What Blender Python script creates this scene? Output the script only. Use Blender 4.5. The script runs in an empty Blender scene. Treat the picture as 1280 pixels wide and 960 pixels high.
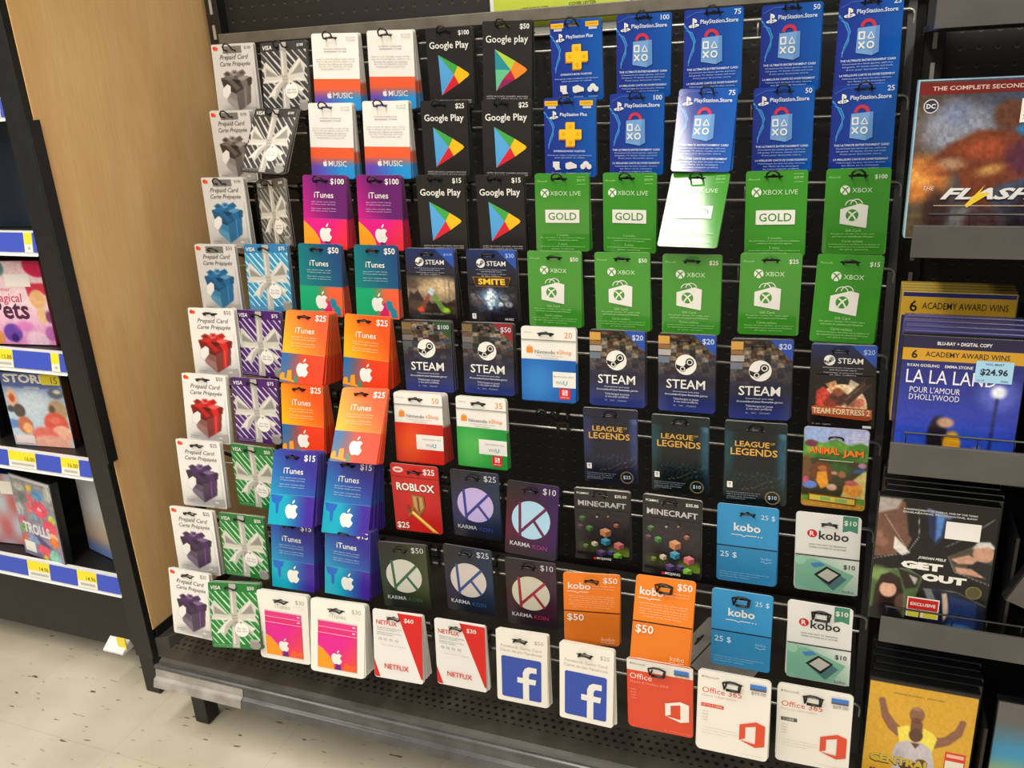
import bpy, math, random
import numpy as np
from mathutils import Vector, Matrix, geometry
random.seed(7)
C = bpy.context.scene.collection
scn = bpy.context.scene
S = 1.2                    # metres per layout unit
ZF = 0.97                  # layout height of the camera above the floor
def G(x, y, z): return Vector((S*x, S*y, S*(z+ZF)))

# ------------------------------------------------------------------ camera
cam = bpy.data.cameras.new('camera'); cam.sensor_width = 36; cam.lens = 1080.8/1280*36; cam.clip_start = 0.02
co = bpy.data.objects.new('camera', cam); C.objects.link(co); scn.camera = co
ya, pi_, ro = -0.38100, 0.34989, 0.05729
fw = Vector((math.sin(ya)*math.cos(pi_), math.cos(ya)*math.cos(pi_), -math.sin(pi_)))
rt = Vector((math.cos(ya), -math.sin(ya), 0)); dn = fw.cross(rt)
r2 = rt*math.cos(ro) + dn*math.sin(ro); d2 = dn*math.cos(ro) - rt*math.sin(ro)
M = Matrix((r2, -d2, -fw)).transposed().to_4x4(); M.translation = G(0, 0, 0); co.matrix_world = M

# ------------------------------------------------------------------ light: fluorescent fixtures of the store ceiling
scn.view_settings.view_transform = 'Standard'; scn.view_settings.look = 'None'
scn.view_settings.gamma = 1; scn.view_settings.use_curve_mapping = False
scn.view_settings.exposure = 0.06
wd = bpy.data.worlds.new('world'); scn.world = wd; wd.use_nodes = True
wd.node_tree.nodes['Background'].inputs[0].default_value = (1.0, .95, .88, 1); wd.node_tree.nodes['Background'].inputs[1].default_value = 0.20
def lamp(x, y, z, sx, sy, watts, col=(1, .945, .85)):
    l = bpy.data.lights.new('ceiling_fixture', 'AREA'); l.shape = 'RECTANGLE'; l.size = sx; l.size_y = sy; l.energy = watts; l.color = col
    o = bpy.data.objects.new('ceiling_fixture', l); C.objects.link(o); o.location = (x, y, z)
    return o
for lx, w_ in ((-2.65, 55), (-0.89, 78), (0.95, 52)):
    lamp(lx, -0.75, 3.1, .30, 3.5, w_)
lamp(-0.6, -3.2, 3.0, 4.5, .4, 122)

# ------------------------------------------------------------------ helpers
def lin(c):
    return tuple(((v/255/12.92) if v/255 <= .04045 else ((v/255+.055)/1.055)**2.4) for v in c[:3])
def tag(o, label=None, cat=None, group=None, kind=None):
    if label: o['label'] = label
    if cat: o['category'] = cat
    if group: o['group'] = group
    if kind: o['kind'] = kind
    return o
def empty(name, loc, rot=None):
    o = bpy.data.objects.new(name, None); C.objects.link(o); o.empty_display_size = .02
    m = (rot or Matrix.Identity(4)).copy(); m.translation = loc; o.matrix_world = m
    return o
def link(name, me, parent=None):
    o = bpy.data.objects.new(name, me); C.objects.link(o)
    if parent: o.parent = parent
    return o

def mat(name, col, rough=.5, metal=0.0, noise=0.0, nscale=40, spec=.5, bump=0.0):
    m = bpy.data.materials.new(name); m.use_nodes = True; nt = m.node_tree; b = nt.nodes['Principled BSDF']
    b.inputs['Roughness'].default_value = rough; b.inputs['Metallic'].default_value = metal
    b.inputs['Specular IOR Level'].default_value = spec
    c = lin(col)
    tc = nt.nodes.new('ShaderNodeTexCoord'); n = nt.nodes.new('ShaderNodeTexNoise'); n.inputs['Scale'].default_value = nscale; n.inputs['Detail'].default_value = 4
    nt.links.new(tc.outputs['Object'], n.inputs['Vector'])
    r = nt.nodes.new('ShaderNodeValToRGB')
    r.color_ramp.elements[0].color = tuple(v*(1-noise) for v in c)+(1,); r.color_ramp.elements[1].color = tuple(min(1, v*(1+noise)) for v in c)+(1,)
    r.color_ramp.elements[0].position = .3; r.color_ramp.elements[1].position = .7
    nt.links.new(n.outputs['Fac'], r.inputs['Fac']); nt.links.new(r.outputs['Color'], b.inputs['Base Color'])
    if bump:
        bp = nt.nodes.new('ShaderNodeBump'); bp.inputs['Strength'].default_value = bump; bp.inputs['Distance'].default_value = .002
        nt.links.new(n.outputs['Fac'], bp.inputs['Height']); nt.links.new(bp.outputs['Normal'], b.inputs['Normal'])
    return m
def printmat(name, rough, spec=.5):
    m = bpy.data.materials.new(name); m.use_nodes = True; nt = m.node_tree; b = nt.nodes['Principled BSDF']
    a = nt.nodes.new('ShaderNodeVertexColor'); a.layer_name = 'Col'
    tc = nt.nodes.new('ShaderNodeTexCoord'); n = nt.nodes.new('ShaderNodeTexNoise'); n.inputs['Scale'].default_value = 900; n.inputs['Detail'].default_value = 2
    nt.links.new(tc.outputs['Object'], n.inputs['Vector'])
    mr = nt.nodes.new('ShaderNodeMapRange'); mr.inputs['To Min'].default_value = .92; mr.inputs['To Max'].default_value = 1.06
    nt.links.new(n.outputs['Fac'], mr.inputs['Value'])
    mx = nt.nodes.new('ShaderNodeVectorMath'); mx.operation = 'SCALE'
    nt.links.new(a.outputs['Color'], mx.inputs[0]); nt.links.new(mr.outputs['Result'], mx.inputs['Scale'])
    nt.links.new(mx.outputs['Vector'], b.inputs['Base Color'])
    b.inputs['Roughness'].default_value = rough; b.inputs['Specular IOR Level'].default_value = spec
    return m
MP = {'matte': printmat('printed_paper', .45, .35), 'gloss': printmat('glossy_print', .08, .62), 'film': printmat('wrapped_print', .28, .45)}
M_black = mat('black_painted_steel', (26, 25, 23), .45, noise=.25, nscale=60)
M_blackp = mat('black_plastic', (20, 19, 18), .4, noise=.2)
M_hook = mat('black_hook_wire', (22, 21, 20), .3, noise=.2)
M_wire = mat('dark_chrome_wire', (168, 165, 158), .28, metal=.7, noise=.15)
M_bar = mat('worn_grey_bar', (112, 106, 94), .45, metal=.25, noise=.2, nscale=30)
M_deck = mat('dark_deck_steel', (38, 35, 31), .42, noise=.25, nscale=25)
M_slot = mat('bare_slot_metal', (190, 185, 175), .35, metal=.5, noise=.1)
M_greyp = mat('smoked_plastic_lip', (78, 75, 72), .3, noise=.15, nscale=20)
M_case = mat('black_disc_case', (24, 24, 25), .25, noise=.15)

class MB:
    """collects simple solids for one mesh"""
    def __init__(s): s.v = []; s.f = []
    def add(s, vs, fs):
        k = len(s.v); s.v += [tuple(p) for p in vs]; s.f += [tuple(i+k for i in f) for f in fs]
    def box(s, a, b):
        (x0, y0, z0), (x1, y1, z1) = a, b
        s.add([(x0,y0,z0),(x1,y0,z0),(x1,y1,z0),(x0,y1,z0),(x0,y0,z1),(x1,y0,z1),(x1,y1,z1),(x0,y1,z1)],
              [(0,3,2,1),(4,5,6,7),(0,1,5,4),(1,2,6,5),(2,3,7,6),(3,0,4,7)])
    def ubox(s, a, b): s.box(tuple(G(*a)), tuple(G(*b)))
    def prism(s, pts, x0, x1):
        """outline of (y, z) points swept along x"""
        n = len(pts)
        s.add([(x0, p[0], p[1]) for p in pts]+[(x1, p[0], p[1]) for p in pts],
              [tuple(range(n))[::-1], tuple(range(n, 2*n))]+[(i, (i+1) % n, n+(i+1) % n, n+i) for i in range(n)])
    def tube(s, pts, r, n=6, closed=False):
        pts = [Vector(p) for p in pts]; m = len(pts); rings = []
        up = None
        for i, p in enumerate(pts):
            a = pts[i-1] if (i > 0 or closed) else p; b = pts[(i+1) % m] if (i < m-1 or closed) else p
            t = (b-a).normalized()
            if up is None:
                up = t.orthogonal().normalized()
            up = (up - t*up.dot(t)); up = up.normalized() if up.length > 1e-6 else t.orthogonal().normalized()
            w = t.cross(up)
            rings.append([p + (up*math.cos(2*math.pi*k/n)+w*math.sin(2*math.pi*k/n))*r for k in range(n)])
        vs = [q for rg in rings for q in rg]; fs = []
        for i in range(m if closed else m-1):
            j = (i+1) % m
            fs += [(i*n+k, i*n+(k+1) % n, j*n+(k+1) % n, j*n+k) for k in range(n)]
        if not closed: fs += [tuple(range(n))[::-1], tuple((m-1)*n+k for k in range(n))]
        s.add(vs, fs)
    def build(s, name, m, parent=None, bevel=0, inv=None, smooth=False):
        me = bpy.data.meshes.new(name)
        vs = [inv @ Vector(p) for p in s.v] if inv is not None else s.v
        me.from_pydata([tuple(p) for p in vs], [], s.f); me.materials.append(m); me.update()
        if smooth: me.shade_smooth()
        o = link(name, me, parent)
        if bevel:
            b = o.modifiers.new('bevel', 'BEVEL'); b.width = bevel; b.segments = 2; b.limit_method = 'ANGLE'
        return o

# ------------------------------------------------------------------ printing kit
_gl = {}
def glyphs(s, bold=0.0, shear=0.0):
    k = (s, bold, shear)
    if k in _gl: return _gl[k]
    cu = bpy.data.curves.new('lettering', 'FONT'); cu.body = s; cu.resolution_u = 2; cu.offset = bold; cu.shear = shear
    cu.fill_mode = 'FRONT'; ob = bpy.data.objects.new('lettering', cu); C.objects.link(ob)
    dg = bpy.context.evaluated_depsgraph_get(); me = bpy.data.meshes.new_from_object(ob.evaluated_get(dg))
    vs = [(v.co.x, v.co.y) for v in me.vertices]; fs = [tuple(p.vertices) for p in me.polygons]
    bpy.data.objects.remove(ob); bpy.data.curves.remove(cu); bpy.data.meshes.remove(me)
    x0 = min(v[0] for v in vs); x1 = max(v[0] for v in vs); y0 = min(v[1] for v in vs); y1 = max(v[1] for v in vs)
    _gl[k] = ([(v[0]-x0, v[1]-y0) for v in vs], fs, x1-x0, y1-y0)
    return _gl[k]

class Art:
    """print on a w x h face: u across, v down, both 0..1; every name becomes one mesh"""
    def __init__(s, w, h, finish='matte'): s.w, s.h, s.fin, s.d, s.L = w, h, finish, {}, 1
    def _p(s, u, v): return ((u-.5)*s.w, -.00012*s.L, -v*s.h)
    def _add(s, part, pts, faces, cols):
        d = s.d.setdefault(part, ([], [], [])); k = len(d[0]); d[0].extend(pts); d[1].extend(tuple(i+k for i in f) for f in faces); d[2].extend(cols)
    def poly(s, part, pts, col):
        s.L += 1; c = lin(col); s._add(part, [s._p(*p) for p in pts], [tuple(range(len(pts)))], [c]*len(pts))
    def rect(s, part, u0, v0, u1, v1, col): s.poly(part, [(u0, v0), (u0, v1), (u1, v1), (u1, v0)], col)
    def circ(s, part, u, v, r, col, n=22, sy=1.0):
        k = s.w/s.h*sy; s.poly(part, [(u+r*math.cos(-2*math.pi*i/n), v+r*k*math.sin(-2*math.pi*i/n)) for i in range(n)], col)
    def ring(s, part, u, v, r0, r1, col, a0=0, a1=360, n=20, sy=1.0):
        s.L += 1; k = s.w/s.h*sy; c = lin(col); pts = []
        for i in range(n+1):
            a = math.radians(a0+(a1-a0)*i/n)
            for r in (r0, r1): pts.append(s._p(u+r*math.cos(a), v-r*k*math.sin(a)))
        s._add(part, pts, [(2*i, 2*i+1, 2*i+3, 2*i+2) for i in range(n)], [c]*len(pts))
    def line(s, part, pts, wd, col):
        """a stroke of width wd (in u) through the points"""
        s.L += 1; k = s.w/s.h; c = lin(col); q = [Vector((p[0], p[1]/k)) for p in pts]; out = []
        for i, p in enumerate(q):
            t = (q[min(i+1, len(q)-1)]-q[max(i-1, 0)]).normalized(); n = Vector((-t.y, t.x))*wd/2
            for e in (p+n, p-n): out.append(s._p(e.x, e.y*k))
        s._add(part, out, [(2*i, 2*i+1, 2*i+3, 2*i+2) for i in range(len(q)-1)], [c]*len(out))
    def text(s, part, t, u, v, wid, col, anchor='c', bold=0.0, shear=0.0, hgt=None):
        s.L += 1; vs, fs, bw, bh = glyphs(t, round(bold*.6, 4), shear); sc = wid*s.w/bw; sv = sc if hgt is None else hgt*s.h/bh
        u0 = u*s.w - {'c': .5, 'l': 0, 'r': 1}[anchor]*wid*s.w - .5*s.w; zc = -v*s.h - .5*bh*sv; y = -.00012*s.L; c = lin(col)
        s._add(part, [(u0+p[0]*sc, y, zc+p[1]*sv) for p in vs], fs, [c]*len(vs))
    def grad(s, part, u0, v0, u1, v1, fn, nx=12, ny=12):
        s.L += 1; pts = []; cols = []
        for j in range(ny+1):
            for i in range(nx+1):
                u = u0+(u1-u0)*i/nx; v = v0+(v1-v0)*j/ny; pts.append(s._p(u, v)); cols.append(lin(fn(u, v)))
        s._add(part, pts, [(j*(nx+1)+i, (j+1)*(nx+1)+i, (j+1)*(nx+1)+i+1, j*(nx+1)+i+1) for j in range(ny) for i in range(nx)], cols)
    def soft(s, part, u0, v0, u1, v1, nx, ny, base, ops, grain=.0, seed=1):
        """a printed picture: soft-edged patches over a base colour, sampled on a fine grid"""
        s.L += 1; U, V = np.meshgrid(np.linspace(u0, u1, nx+1), np.linspace(v0, v1, ny+1)); k = s.h/s.w
        X = U; Y = V*k; Cc = np.zeros(U.shape+(3,))+np.array(base, float) if not callable(base) else np.array([base(u, v) for u, v in zip(U.ravel(), V.ravel())], float).reshape(U.shape+(3,))
        for op in ops:
            if op[0] == 'e':
                _, cu, cv, ru, rv, col, sf = op[:7]; a_ = math.radians(op[7]) if len(op) > 7 else 0
                dx, dy = X-cu, Y-cv*k; ex = dx*math.cos(a_)+dy*math.sin(a_); ey = -dx*math.sin(a_)+dy*math.cos(a_)
                r = np.sqrt((ex/ru)**2+(ey/(rv))**2)+1e-9; d = (r-1)*min(ru, rv)
            else:
                pts = np.array(op[1], float)*np.array([1, k]); n = len(pts); d2 = np.full(U.shape, 1e9); ins = np.zeros(U.shape, bool)
                rng = range(n) if op[0] == 'p' else range(n-1)
                for i in rng:
                    x0, y0 = pts[i]; x1, y1 = pts[(i+1) % n]; ax, ay = x1-x0, y1-y0
                    t = np.clip(((X-x0)*ax+(Y-y0)*ay)/(ax*ax+ay*ay+1e-12), 0, 1); d2 = np.minimum(d2, (X-x0-t*ax)**2+(Y-y0-t*ay)**2)
                    if op[0] == 'p' and y1 != y0:
                        ins ^= ((y0 > Y) != (y1 > Y)) & (X < ax*(Y-y0)/(y1-y0)+x0)
                d = np.sqrt(d2)
                if op[0] == 'p': d = np.where(ins, -d, d); col, sf = op[2], op[3]
                else: d = d-op[2]/2; col, sf = op[3], op[4]
            al = np.clip(.5-d/(sf*.55+.004), 0, 1); al = al*al*(3-2*al); op_a = 1.0 if len(col) < 4 else col[3]
            Cc += (np.array(col[:3], float)-Cc)*(al*op_a)[..., None]
        if grain:
            g = np.random.RandomState(seed); n1 = g.rand(*U.shape)-.5; n2 = np.kron(g.rand(U.shape[0]//3+2, U.shape[1]//3+2)-.5, np.ones((3, 3)))[:U.shape[0], :U.shape[1]]
            Cc *= (1+grain*(n1*.7+n2))[..., None]
        Cl = np.clip(Cc, 0, 255)/255; Cl = np.where(Cl <= .04045, Cl/12.92, ((Cl+.055)/1.055)**2.4).reshape(-1, 3)
        pts = [s._p(u, v) for u, v in zip(U.ravel(), V.ravel())]
        s._add(part, pts, [(j*(nx+1)+i, (j+1)*(nx+1)+i, (j+1)*(nx+1)+i+1, j*(nx+1)+i+1) for j in range(ny) for i in range(nx)], [tuple(c) for c in Cl])
    def fine(s, part, rows, u, v, dv, wid, col, anchor='c', hgt=.019, bold=0.025):
        for i, t in enumerate(rows): s.text(part, t, u, v+i*dv, wid*(1 if i == 0 else min(1, .35+.65*len(t)/max(len(rows[0]), 1))), col, anchor, bold, 0, hgt)
    def meshes(s):
        out = []
        for part, (vs, fs, cs) in s.d.items():
            q = part.split('#')[0]; out.append((q, cmesh(q, vs, fs, cs, MP[s.fin])))
        return out
def cmesh(name, vs, fs, cs, m):
    me = bpy.data.meshes.new(name); me.from_pydata(vs, [], fs); me.materials.append(m)
    ca = me.color_attributes.new('Col', 'FLOAT_COLOR', 'POINT')
    ca.data.foreach_set('color', [x for c in cs for x in (c[0]**1.1, c[1]**1.1, c[2]**1.1, 1.0)]); me.update()
    return me

def mixc(a, b, t):
    t = max(0, min(1, t)); return tuple(a[i]+(b[i]-a[i])*t for i in range(3))
def roundrect(w, h, r, n=4):
    pts = []
    for cx, cz, a0 in ((w/2-r, -r, 0), (-w/2+r, -r, 90), (-w/2+r, -h+r, 180), (w/2-r, -h+r, 270)):
        for i in range(n+1):
            a = math.radians(a0+90*i/n); pts.append((cx+r*math.cos(a), cz+r*math.sin(a)))
    return pts
def slot(w, h, hu, hv, hw, hh, bump=True):
    """outline of the hang hole, counter clockwise"""
    cx, cz = (hu-.5)*w, -hv*h; a, b = hw*w/2, hh*h/2
    p = [(cx+a, cz-b*.4), (cx+a*.95, cz+b*.3), (cx+a*.6, cz+b*.6)]
    if bump: p += [(cx+a*.25, cz+b*.7), (cx+a*.15, cz+b*1.4), (cx-a*.15, cz+b*1.4), (cx-a*.25, cz+b*.7)]
    p += [(cx-a*.6, cz+b*.6), (cx-a*.95, cz+b*.3), (cx-a, cz-b*.4), (cx-a*.8, cz-b), (cx+a*.8, cz-b)]
    return p
def inside(p, poly):
    x, y = p; r = False; n = len(poly)
    for i in range(n):
        (x0, y0), (x1, y1) = poly[i], poly[i-1]
        if (y0 > y) != (y1 > y) and x < (x1-x0)*(y-y0)/(y1-y0)+x0: r = not r
    return r
def card_body(w, h, base, finish, r=.004, hole=(.5, .075, .3, .045), edge=(226, 222, 214), back=(214, 210, 202), t=.0006, nx=10, ny=26):
    """the blank: printed front, paper rim, paper back, a real hang hole"""
    o0 = roundrect(w, h, r); out = []
    for i, q in enumerate(o0):                               # long straight sides get extra points
        n_ = o0[(i+1) % len(o0)]; d_ = math.hypot(n_[0]-q[0], n_[1]-q[1]); k_ = max(1, int(d_/(h/ny)))
        out += [(q[0]+(n_[0]-q[0])*j/k_, q[1]+(n_[1]-q[1])*j/k_) for j in range(k_)]
    hl = slot(w, h, *hole) if hole else []
    pts = [Vector(p) for p in out]; edges = [(i, (i+1) % len(out)) for i in range(len(out))]; k = len(out)
    pts += [Vector(p) for p in hl]; edges += [(k+i, k+(i+1) % len(hl)) for i in range(len(hl))]
    for j in range(1, ny):
        for i in range(1, nx):
            p = (-w/2+w*i/nx, -h*j/ny)
            if inside(p, out) and not (hl and inside(p, hl)): pts.append(Vector(p))
    vs, _e, fs, *_ = geometry.delaunay_2d_cdt(pts, edges, [], 0, 1e-7)
    tris = []
    for f in fs:
        c = (sum(vs[i][0] for i in f)/len(f), sum(vs[i][1] for i in f)/len(f))
        if inside(c, out) and not (hl and inside(c, hl)):
            a = sum(vs[f[i-1]][0]*vs[f[i]][1]-vs[f[i]][0]*vs[f[i-1]][1] for i in range(len(f)))
            tris.append(tuple(f) if a > 0 else tuple(f)[::-1])
    n = len(vs); V = [(p[0], 0, p[1]) for p in vs]; F = list(tris); Cc = [lin(base(p[0]/w+.5, -p[1]/h)) for p in vs]
    V += [(p[0], t, p[1]) for p in vs]; Cc += [lin(back)]*n; F += [tuple(i+n for i in f)[::-1] for f in tris]
    for lp, sg in ((out, 1), (hl, 1)):
        if not lp: continue
        m = len(V); q = len(lp)
        for y in (0, t): V += [(p[0], y, p[1]) for p in lp]
        Cc += [lin(edge)]*(2*q)
        for i in range(q):
            j = (i+1) % q; f = (m+i, m+q+i, m+q+j, m+j); F.append(f if lp is out else f[::-1])
    return V, F, Cc

# ------------------------------------------------------------------ card designs (all sizes in layout units)
SIZE = {'prepaid':(.0774,.1071),'visa':(.0774,.0999),'music':(.0748,.1065),'itunes':(.0697,.1043),'google':(.0701,.1021),'ps':(.0704,.1008),'xbox':(.0711,.1021),'steam':(.0708,.1006),'nint':(.0725,.1016),'lol':(.0701,.1034),'aj':(.0704,.1016),'roblox':(.0708,.1008),'karma':(.0693,.1008),'mine':(.0720,.1040),'kobo':(.0705,.1102),'netflix':(.0706,.1071),'fb':(.0690,.1135),'office':(.0805,.1040),'office365':(.0821,.1125),'it30':(.0803,.1112)}
WHITE = (236, 233, 226); GREY = (150, 147, 142); DARK = (40, 38, 37)
def apple(a, u, v, r, col, part='fruit_emblem'):
    body = [(0,.60),(.2,.72),(.45,.74),(.68,.62),(.80,.47),(.62,.30),(.54,.06),(.62,-.2),(.84,-.36),(.74,-.65),(.55,-.92),(.36,-1.04),(.18,-1.0),(0,-.94),(-.18,-1.0),(-.36,-1.05),(-.56,-.92),(-.78,-.55),(-.9,-.1),(-.86,.3),(-.66,.62),(-.4,.74),(-.15,.67)]
    leaf = [(.02,.80),(.04,1.05),(.2,1.28),(.36,1.36),(.34,1.12),(.2,.9)]
    k = a.w/a.h
    for q in (body, leaf): a.poly(part, [(u+x*r, v-y*r*k) for x, y in q], col)
def xball(a, u, v, r, disc, cross, part='round_emblem'):
    k = a.w/a.h; a.circ(part, u, v, r, disc)
    for s in (1, -1):
        a.line(part, [(u-s*r*.62, v+r*k*.80), (u-s*r*.35, v+r*k*.30), (u-s*r*.05, v-r*k*.08), (u+s*r*.3, v-r*k*.40), (u+s*r*.62, v-r*k*.62)], r*.26, cross)
def psmark(a, u, v, r, col, part='family_mark'):
    k = a.w/a.h; f = lambda pts: a.poly(part, [(u+x*r, v-y*r*k) for x, y in pts], col)
    f([(-.28,1),(.1,.9),(.45,.72),(.6,.45),(.55,.15),(.3,.05),(.1,.15),(.1,.6),(.02,.66),(.02,-.9),(-.28,-.8)])
    f([(.1,-.25),(.6,-.1),(1.05,-.3),(1.0,-.5),(.1,-.8),(.1,-.6),(.62,-.42),(.45,-.33),(.1,-.42)])
    f([(-.33,-.2),(-1.0,-.42),(-1.05,-.65),(-.7,-.82),(-.33,-.74),(-.33,-.58),(-.7,-.62),(-.62,-.5),(-.33,-.4)])
def crank(a, u, v, r, part='crank_logo'):
    k = a.w/a.h; a.circ(part, u, v, r, WHITE, 28); D = (36, 32, 34)
    a.poly(part, [(u-r*.97, v-r*k*.02), (u-r*.25, v+r*k*.22), (u+r*.1, v-r*k*.3), (u+r*.6, v+r*k*.05), (u-r*.05, v+r*k*.5), (u-r*.3, v+r*k*.72), (u-r*.9, v+r*k*.38)], D)
    a.circ(part, u+r*.36, v-r*k*.26, r*.40, D); a.ring(part, u+r*.36, v-r*k*.26, r*.19, r*.28, WHITE)
    a.circ(part, u-r*.3, v+r*k*.42, r*.29, D); a.ring(part, u-r*.3, v+r*k*.42, r*.16, r*.24, WHITE)

def d_prepaid(price, tint):
    a = Art(*sz('prepaid'), 'film'); dk, md, br = {'grey': ((66,60,58), (142,135,132), (120,112,108)), 'blue': ((38,92,130), (62,132,170), (40,110,160)), 'red': ((130,34,30), (140,92,84), (215,42,34)), 'purple': ((62,48,66), (98,82,104), (84,46,104))}[tint]
    if tint in ('grey', 'blue'): a.rect('hanger_window', .27, .03, .71, .125, (128, 124, 120))
    a.circ('round_emblem', .075, .055, .04, (225, 60, 40)); a.circ('round_emblem', .12, .06, .036, (232, 96, 50))
    a.text('price', price, .93, .06, .15, (120, 116, 112), 'r')
    a.text('script_title', 'Prepaid Card', .52, .185, .68, (104, 100, 98), shear=.35); a.text('script_title', 'Carte Prépayée', .53, .275, .72, (104, 100, 98), shear=.35)
    p = 'gift_box_picture'
    lt = mixc(br, (255, 255, 255), .28)
    base = lambda u, v: mixc(bg, (188, 184, 182), max(0, (v-.6)*1.6)*(.4+.6*u))
    bg = (212, 209, 205) if tint in ('grey', 'blue') else (234, 231, 225)
    a.soft(p, .10, .335, .94, .965, 52, 52, base, [
        ('e',.52,.90,.34,.10,(150,146,146,.6),.2), ('p',[(.19,.52),(.48,.61),(.51,.93),(.27,.79)],md,.015), ('p',[(.24,.70),(.50,.78),(.51,.93),(.27,.79)],mixc(md,(255,255,255),.18),.10), ('p',[(.48,.61),(.86,.52),(.82,.80),(.51,.93)],mixc(md,dk,.45),.015),
        ('p',[(.15,.46),(.50,.40),(.90,.46),(.88,.55),(.50,.66),(.19,.57)],dk,.015), ('p',[(.30,.47),(.50,.43),(.70,.48),(.50,.55)],mixc(dk,(0,0,0),.3),.05), ('p',[(.19,.57),(.50,.66),(.50,.68),(.20,.60)],mixc(dk,(0,0,0),.35),.02),
        ('p',[(.56,.43),(.64,.42),(.78,.51),(.785,.585),(.68,.61)],br,.02), ('p',[(.67,.61),(.775,.585),(.735,.83),(.645,.865)],br,.02), ('l',[(.71,.60),(.69,.84)],.02,lt,.03), ('p',[(.26,.45),(.36,.44),(.60,.60),(.50,.63)],mixc(br,dk,.3),.02),
        ('p',[(.50,.47),(.28,.45),(.22,.40),(.32,.36),(.46,.40)],mixc(br,md,.4),.02), ('e',.32,.405,.05,.03,dk,.03,15), ('p',[(.50,.46),(.40,.40),(.44,.35),(.56,.35),(.57,.42)],lt,.02), ('e',.50,.385,.035,.025,mixc(br,dk,.6),.03), ('p',[(.51,.46),(.56,.38),(.70,.345),(.77,.40),(.66,.45)],br,.02), ('e',.67,.395,.05,.03,mixc(br,dk,.6),.03,-15),
        ('p',[(.51,.47),(.70,.43),(.83,.46),(.68,.50)],lt,.02), ('p',[(.49,.47),(.36,.49),(.20,.47),(.33,.435)],br,.02), ('e',.51,.455,.05,.04,mixc(br,dk,.4),.02)])
    a.poly('gift_tag', [(.17,.60),(.30,.54),(.37,.57),(.36,.66),(.24,.755),(.155,.71)], (205, 202, 198)); a.poly('gift_tag', [(.175,.605),(.30,.55),(.36,.577),(.35,.655),(.24,.742),(.168,.70)], (232, 230, 226))
    a.poly('small_card_picture', [(.72,.88),(.95,.85),(.96,.955),(.73,.985)], (176, 172, 168)); a.rect('small_card_picture', .75, .9, .83, .925, (215, 212, 206))
    a.fine('fine_print', ['No activation fee', 'after purchase'], .09, .90, .03, .2, (150, 146, 142), 'l')
    return a, base, dict(hole=(.47, .075, .34, .035), r=.003)
def d_visa(price, tint):
    a = Art(*sz('visa'), 'film'); c0, c1, top = {'grey': ((62,58,56), (205,203,200), (58,54,56)), 'silver': ((96,94,90), (176,173,166), (96,94,88)), 'cyan': ((70,150,190), (200,232,236), (60,130,180)), 'purple': ((84,44,112), (214,200,222), (84,40,112)), 'green': ((46,128,62), (186,226,186), (40,124,58))}[tint]
    def stripes(u, v):
        q = (v*a.h/a.w*.92 - u)*7.2; f = q-math.floor(q); k = int(math.floor(q)) % 3
        return c1 if f < (.30, .16, .22)[k] else mixc(c0, c1, .12) if f < .55 and k == 1 else c0
    R0, R1, R2 = (206, 202, 192), (186, 181, 172), (222, 218, 208); p = 'ribbon_bow'
    R3 = (150, 146, 138)
    a.soft('striped_wrapping', .005, .13, .995, .985, 84, 84, stripes, [
        ('p',[(.43,.0),(.57,.0),(.575,1.2),(.425,1.2)],R1,.012), ('l',[(.47,.13),(.47,1)],.03,R2,.03), ('p',[(.40,.56),(.60,.56),(.585,.70),(.43,.66)],(*R3,.7),.08),
        ('p',[(.50,.52),(.30,.45),(.10,.27),(.03,.36),(.06,.49),(.01,.57),(.30,.58)],R0,.012), ('p',[(.50,.52),(.64,.38),(.84,.24),(.96,.36),(.93,.50),(.99,.58),(.66,.56)],R0,.012), ('p',[(.09,.36),(.36,.49),(.09,.48)],R3,.05), ('p',[(.64,.47),(.86,.31),(.92,.45)],R3,.05), ('p',[(.05,.54),(.30,.54),(.45,.53),(.3,.575)],R2,.03), ('p',[(.68,.54),(.95,.56),(.8,.52)],R2,.03), ('l',[(.12,.30),(.33,.46)],.025,R2,.03), ('l',[(.68,.42),(.84,.27)],.03,R2,.03),
        ('p',[(.46,.52),(.30,.60),(.09,.79),(.22,.76),(.27,.82),(.45,.60)],R2,.012), ('p',[(.43,.56),(.30,.66),(.25,.79),(.27,.82),(.45,.60)],R1,.03), ('p',[(.53,.52),(.68,.57),(.92,.68),(.85,.73),(.88,.80),(.58,.62)],R2,.012), ('p',[(.56,.58),(.70,.64),(.85,.73),(.88,.80),(.58,.62)],R1,.03), ('p',[(.44,.46),(.56,.45),(.58,.57),(.45,.58)],R1,.02), ('l',[(.46,.50),(.56,.49)],.015,R3,.02), ('l',[(.46,.54),(.56,.535)],.015,R3,.02)])
    a.rect('colour_band', .0, .93, 1, .985, top); a.rect(p, .43, .012, .57, .132, R1); a.rect(p+'#2', .425, .93, .575, .985, R1)
    a.circ('round_tag', .64, .70, .152, (176, 172, 166)); a.circ('round_tag', .64, .70, .145, (236, 232, 224)); a.circ('round_tag', .63, .60, .014, (60, 56, 54))
    a.text('tag_writing', 'For You', .64, .685, .19, (140, 136, 132), shear=.3); a.text('tag_writing', 'Pour Vous', .64, .725, .21, (140, 136, 132), shear=.3)
    a.text('payment_mark', 'VISA', .06, .075, .2, WHITE, 'l', .02, .2); a.text('price', price, .95, .07, .14, WHITE, 'r', .02)
    a.circ('coin_picture', .90, .93, .11, (150, 146, 140), sy=.75); a.rect('coin_picture', .8, .84, .98, .88, (170, 166, 160))
    a.fine('fine_print', ['No activation fee after purchase', 'Aucuns frais apres achat'], .05, .945, .022, .55, c1, 'l', .012)
    return a, (lambda u, v: top if v < .14 else c0), dict(hole=(.47, .07, .26, .035), r=.003)
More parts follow.
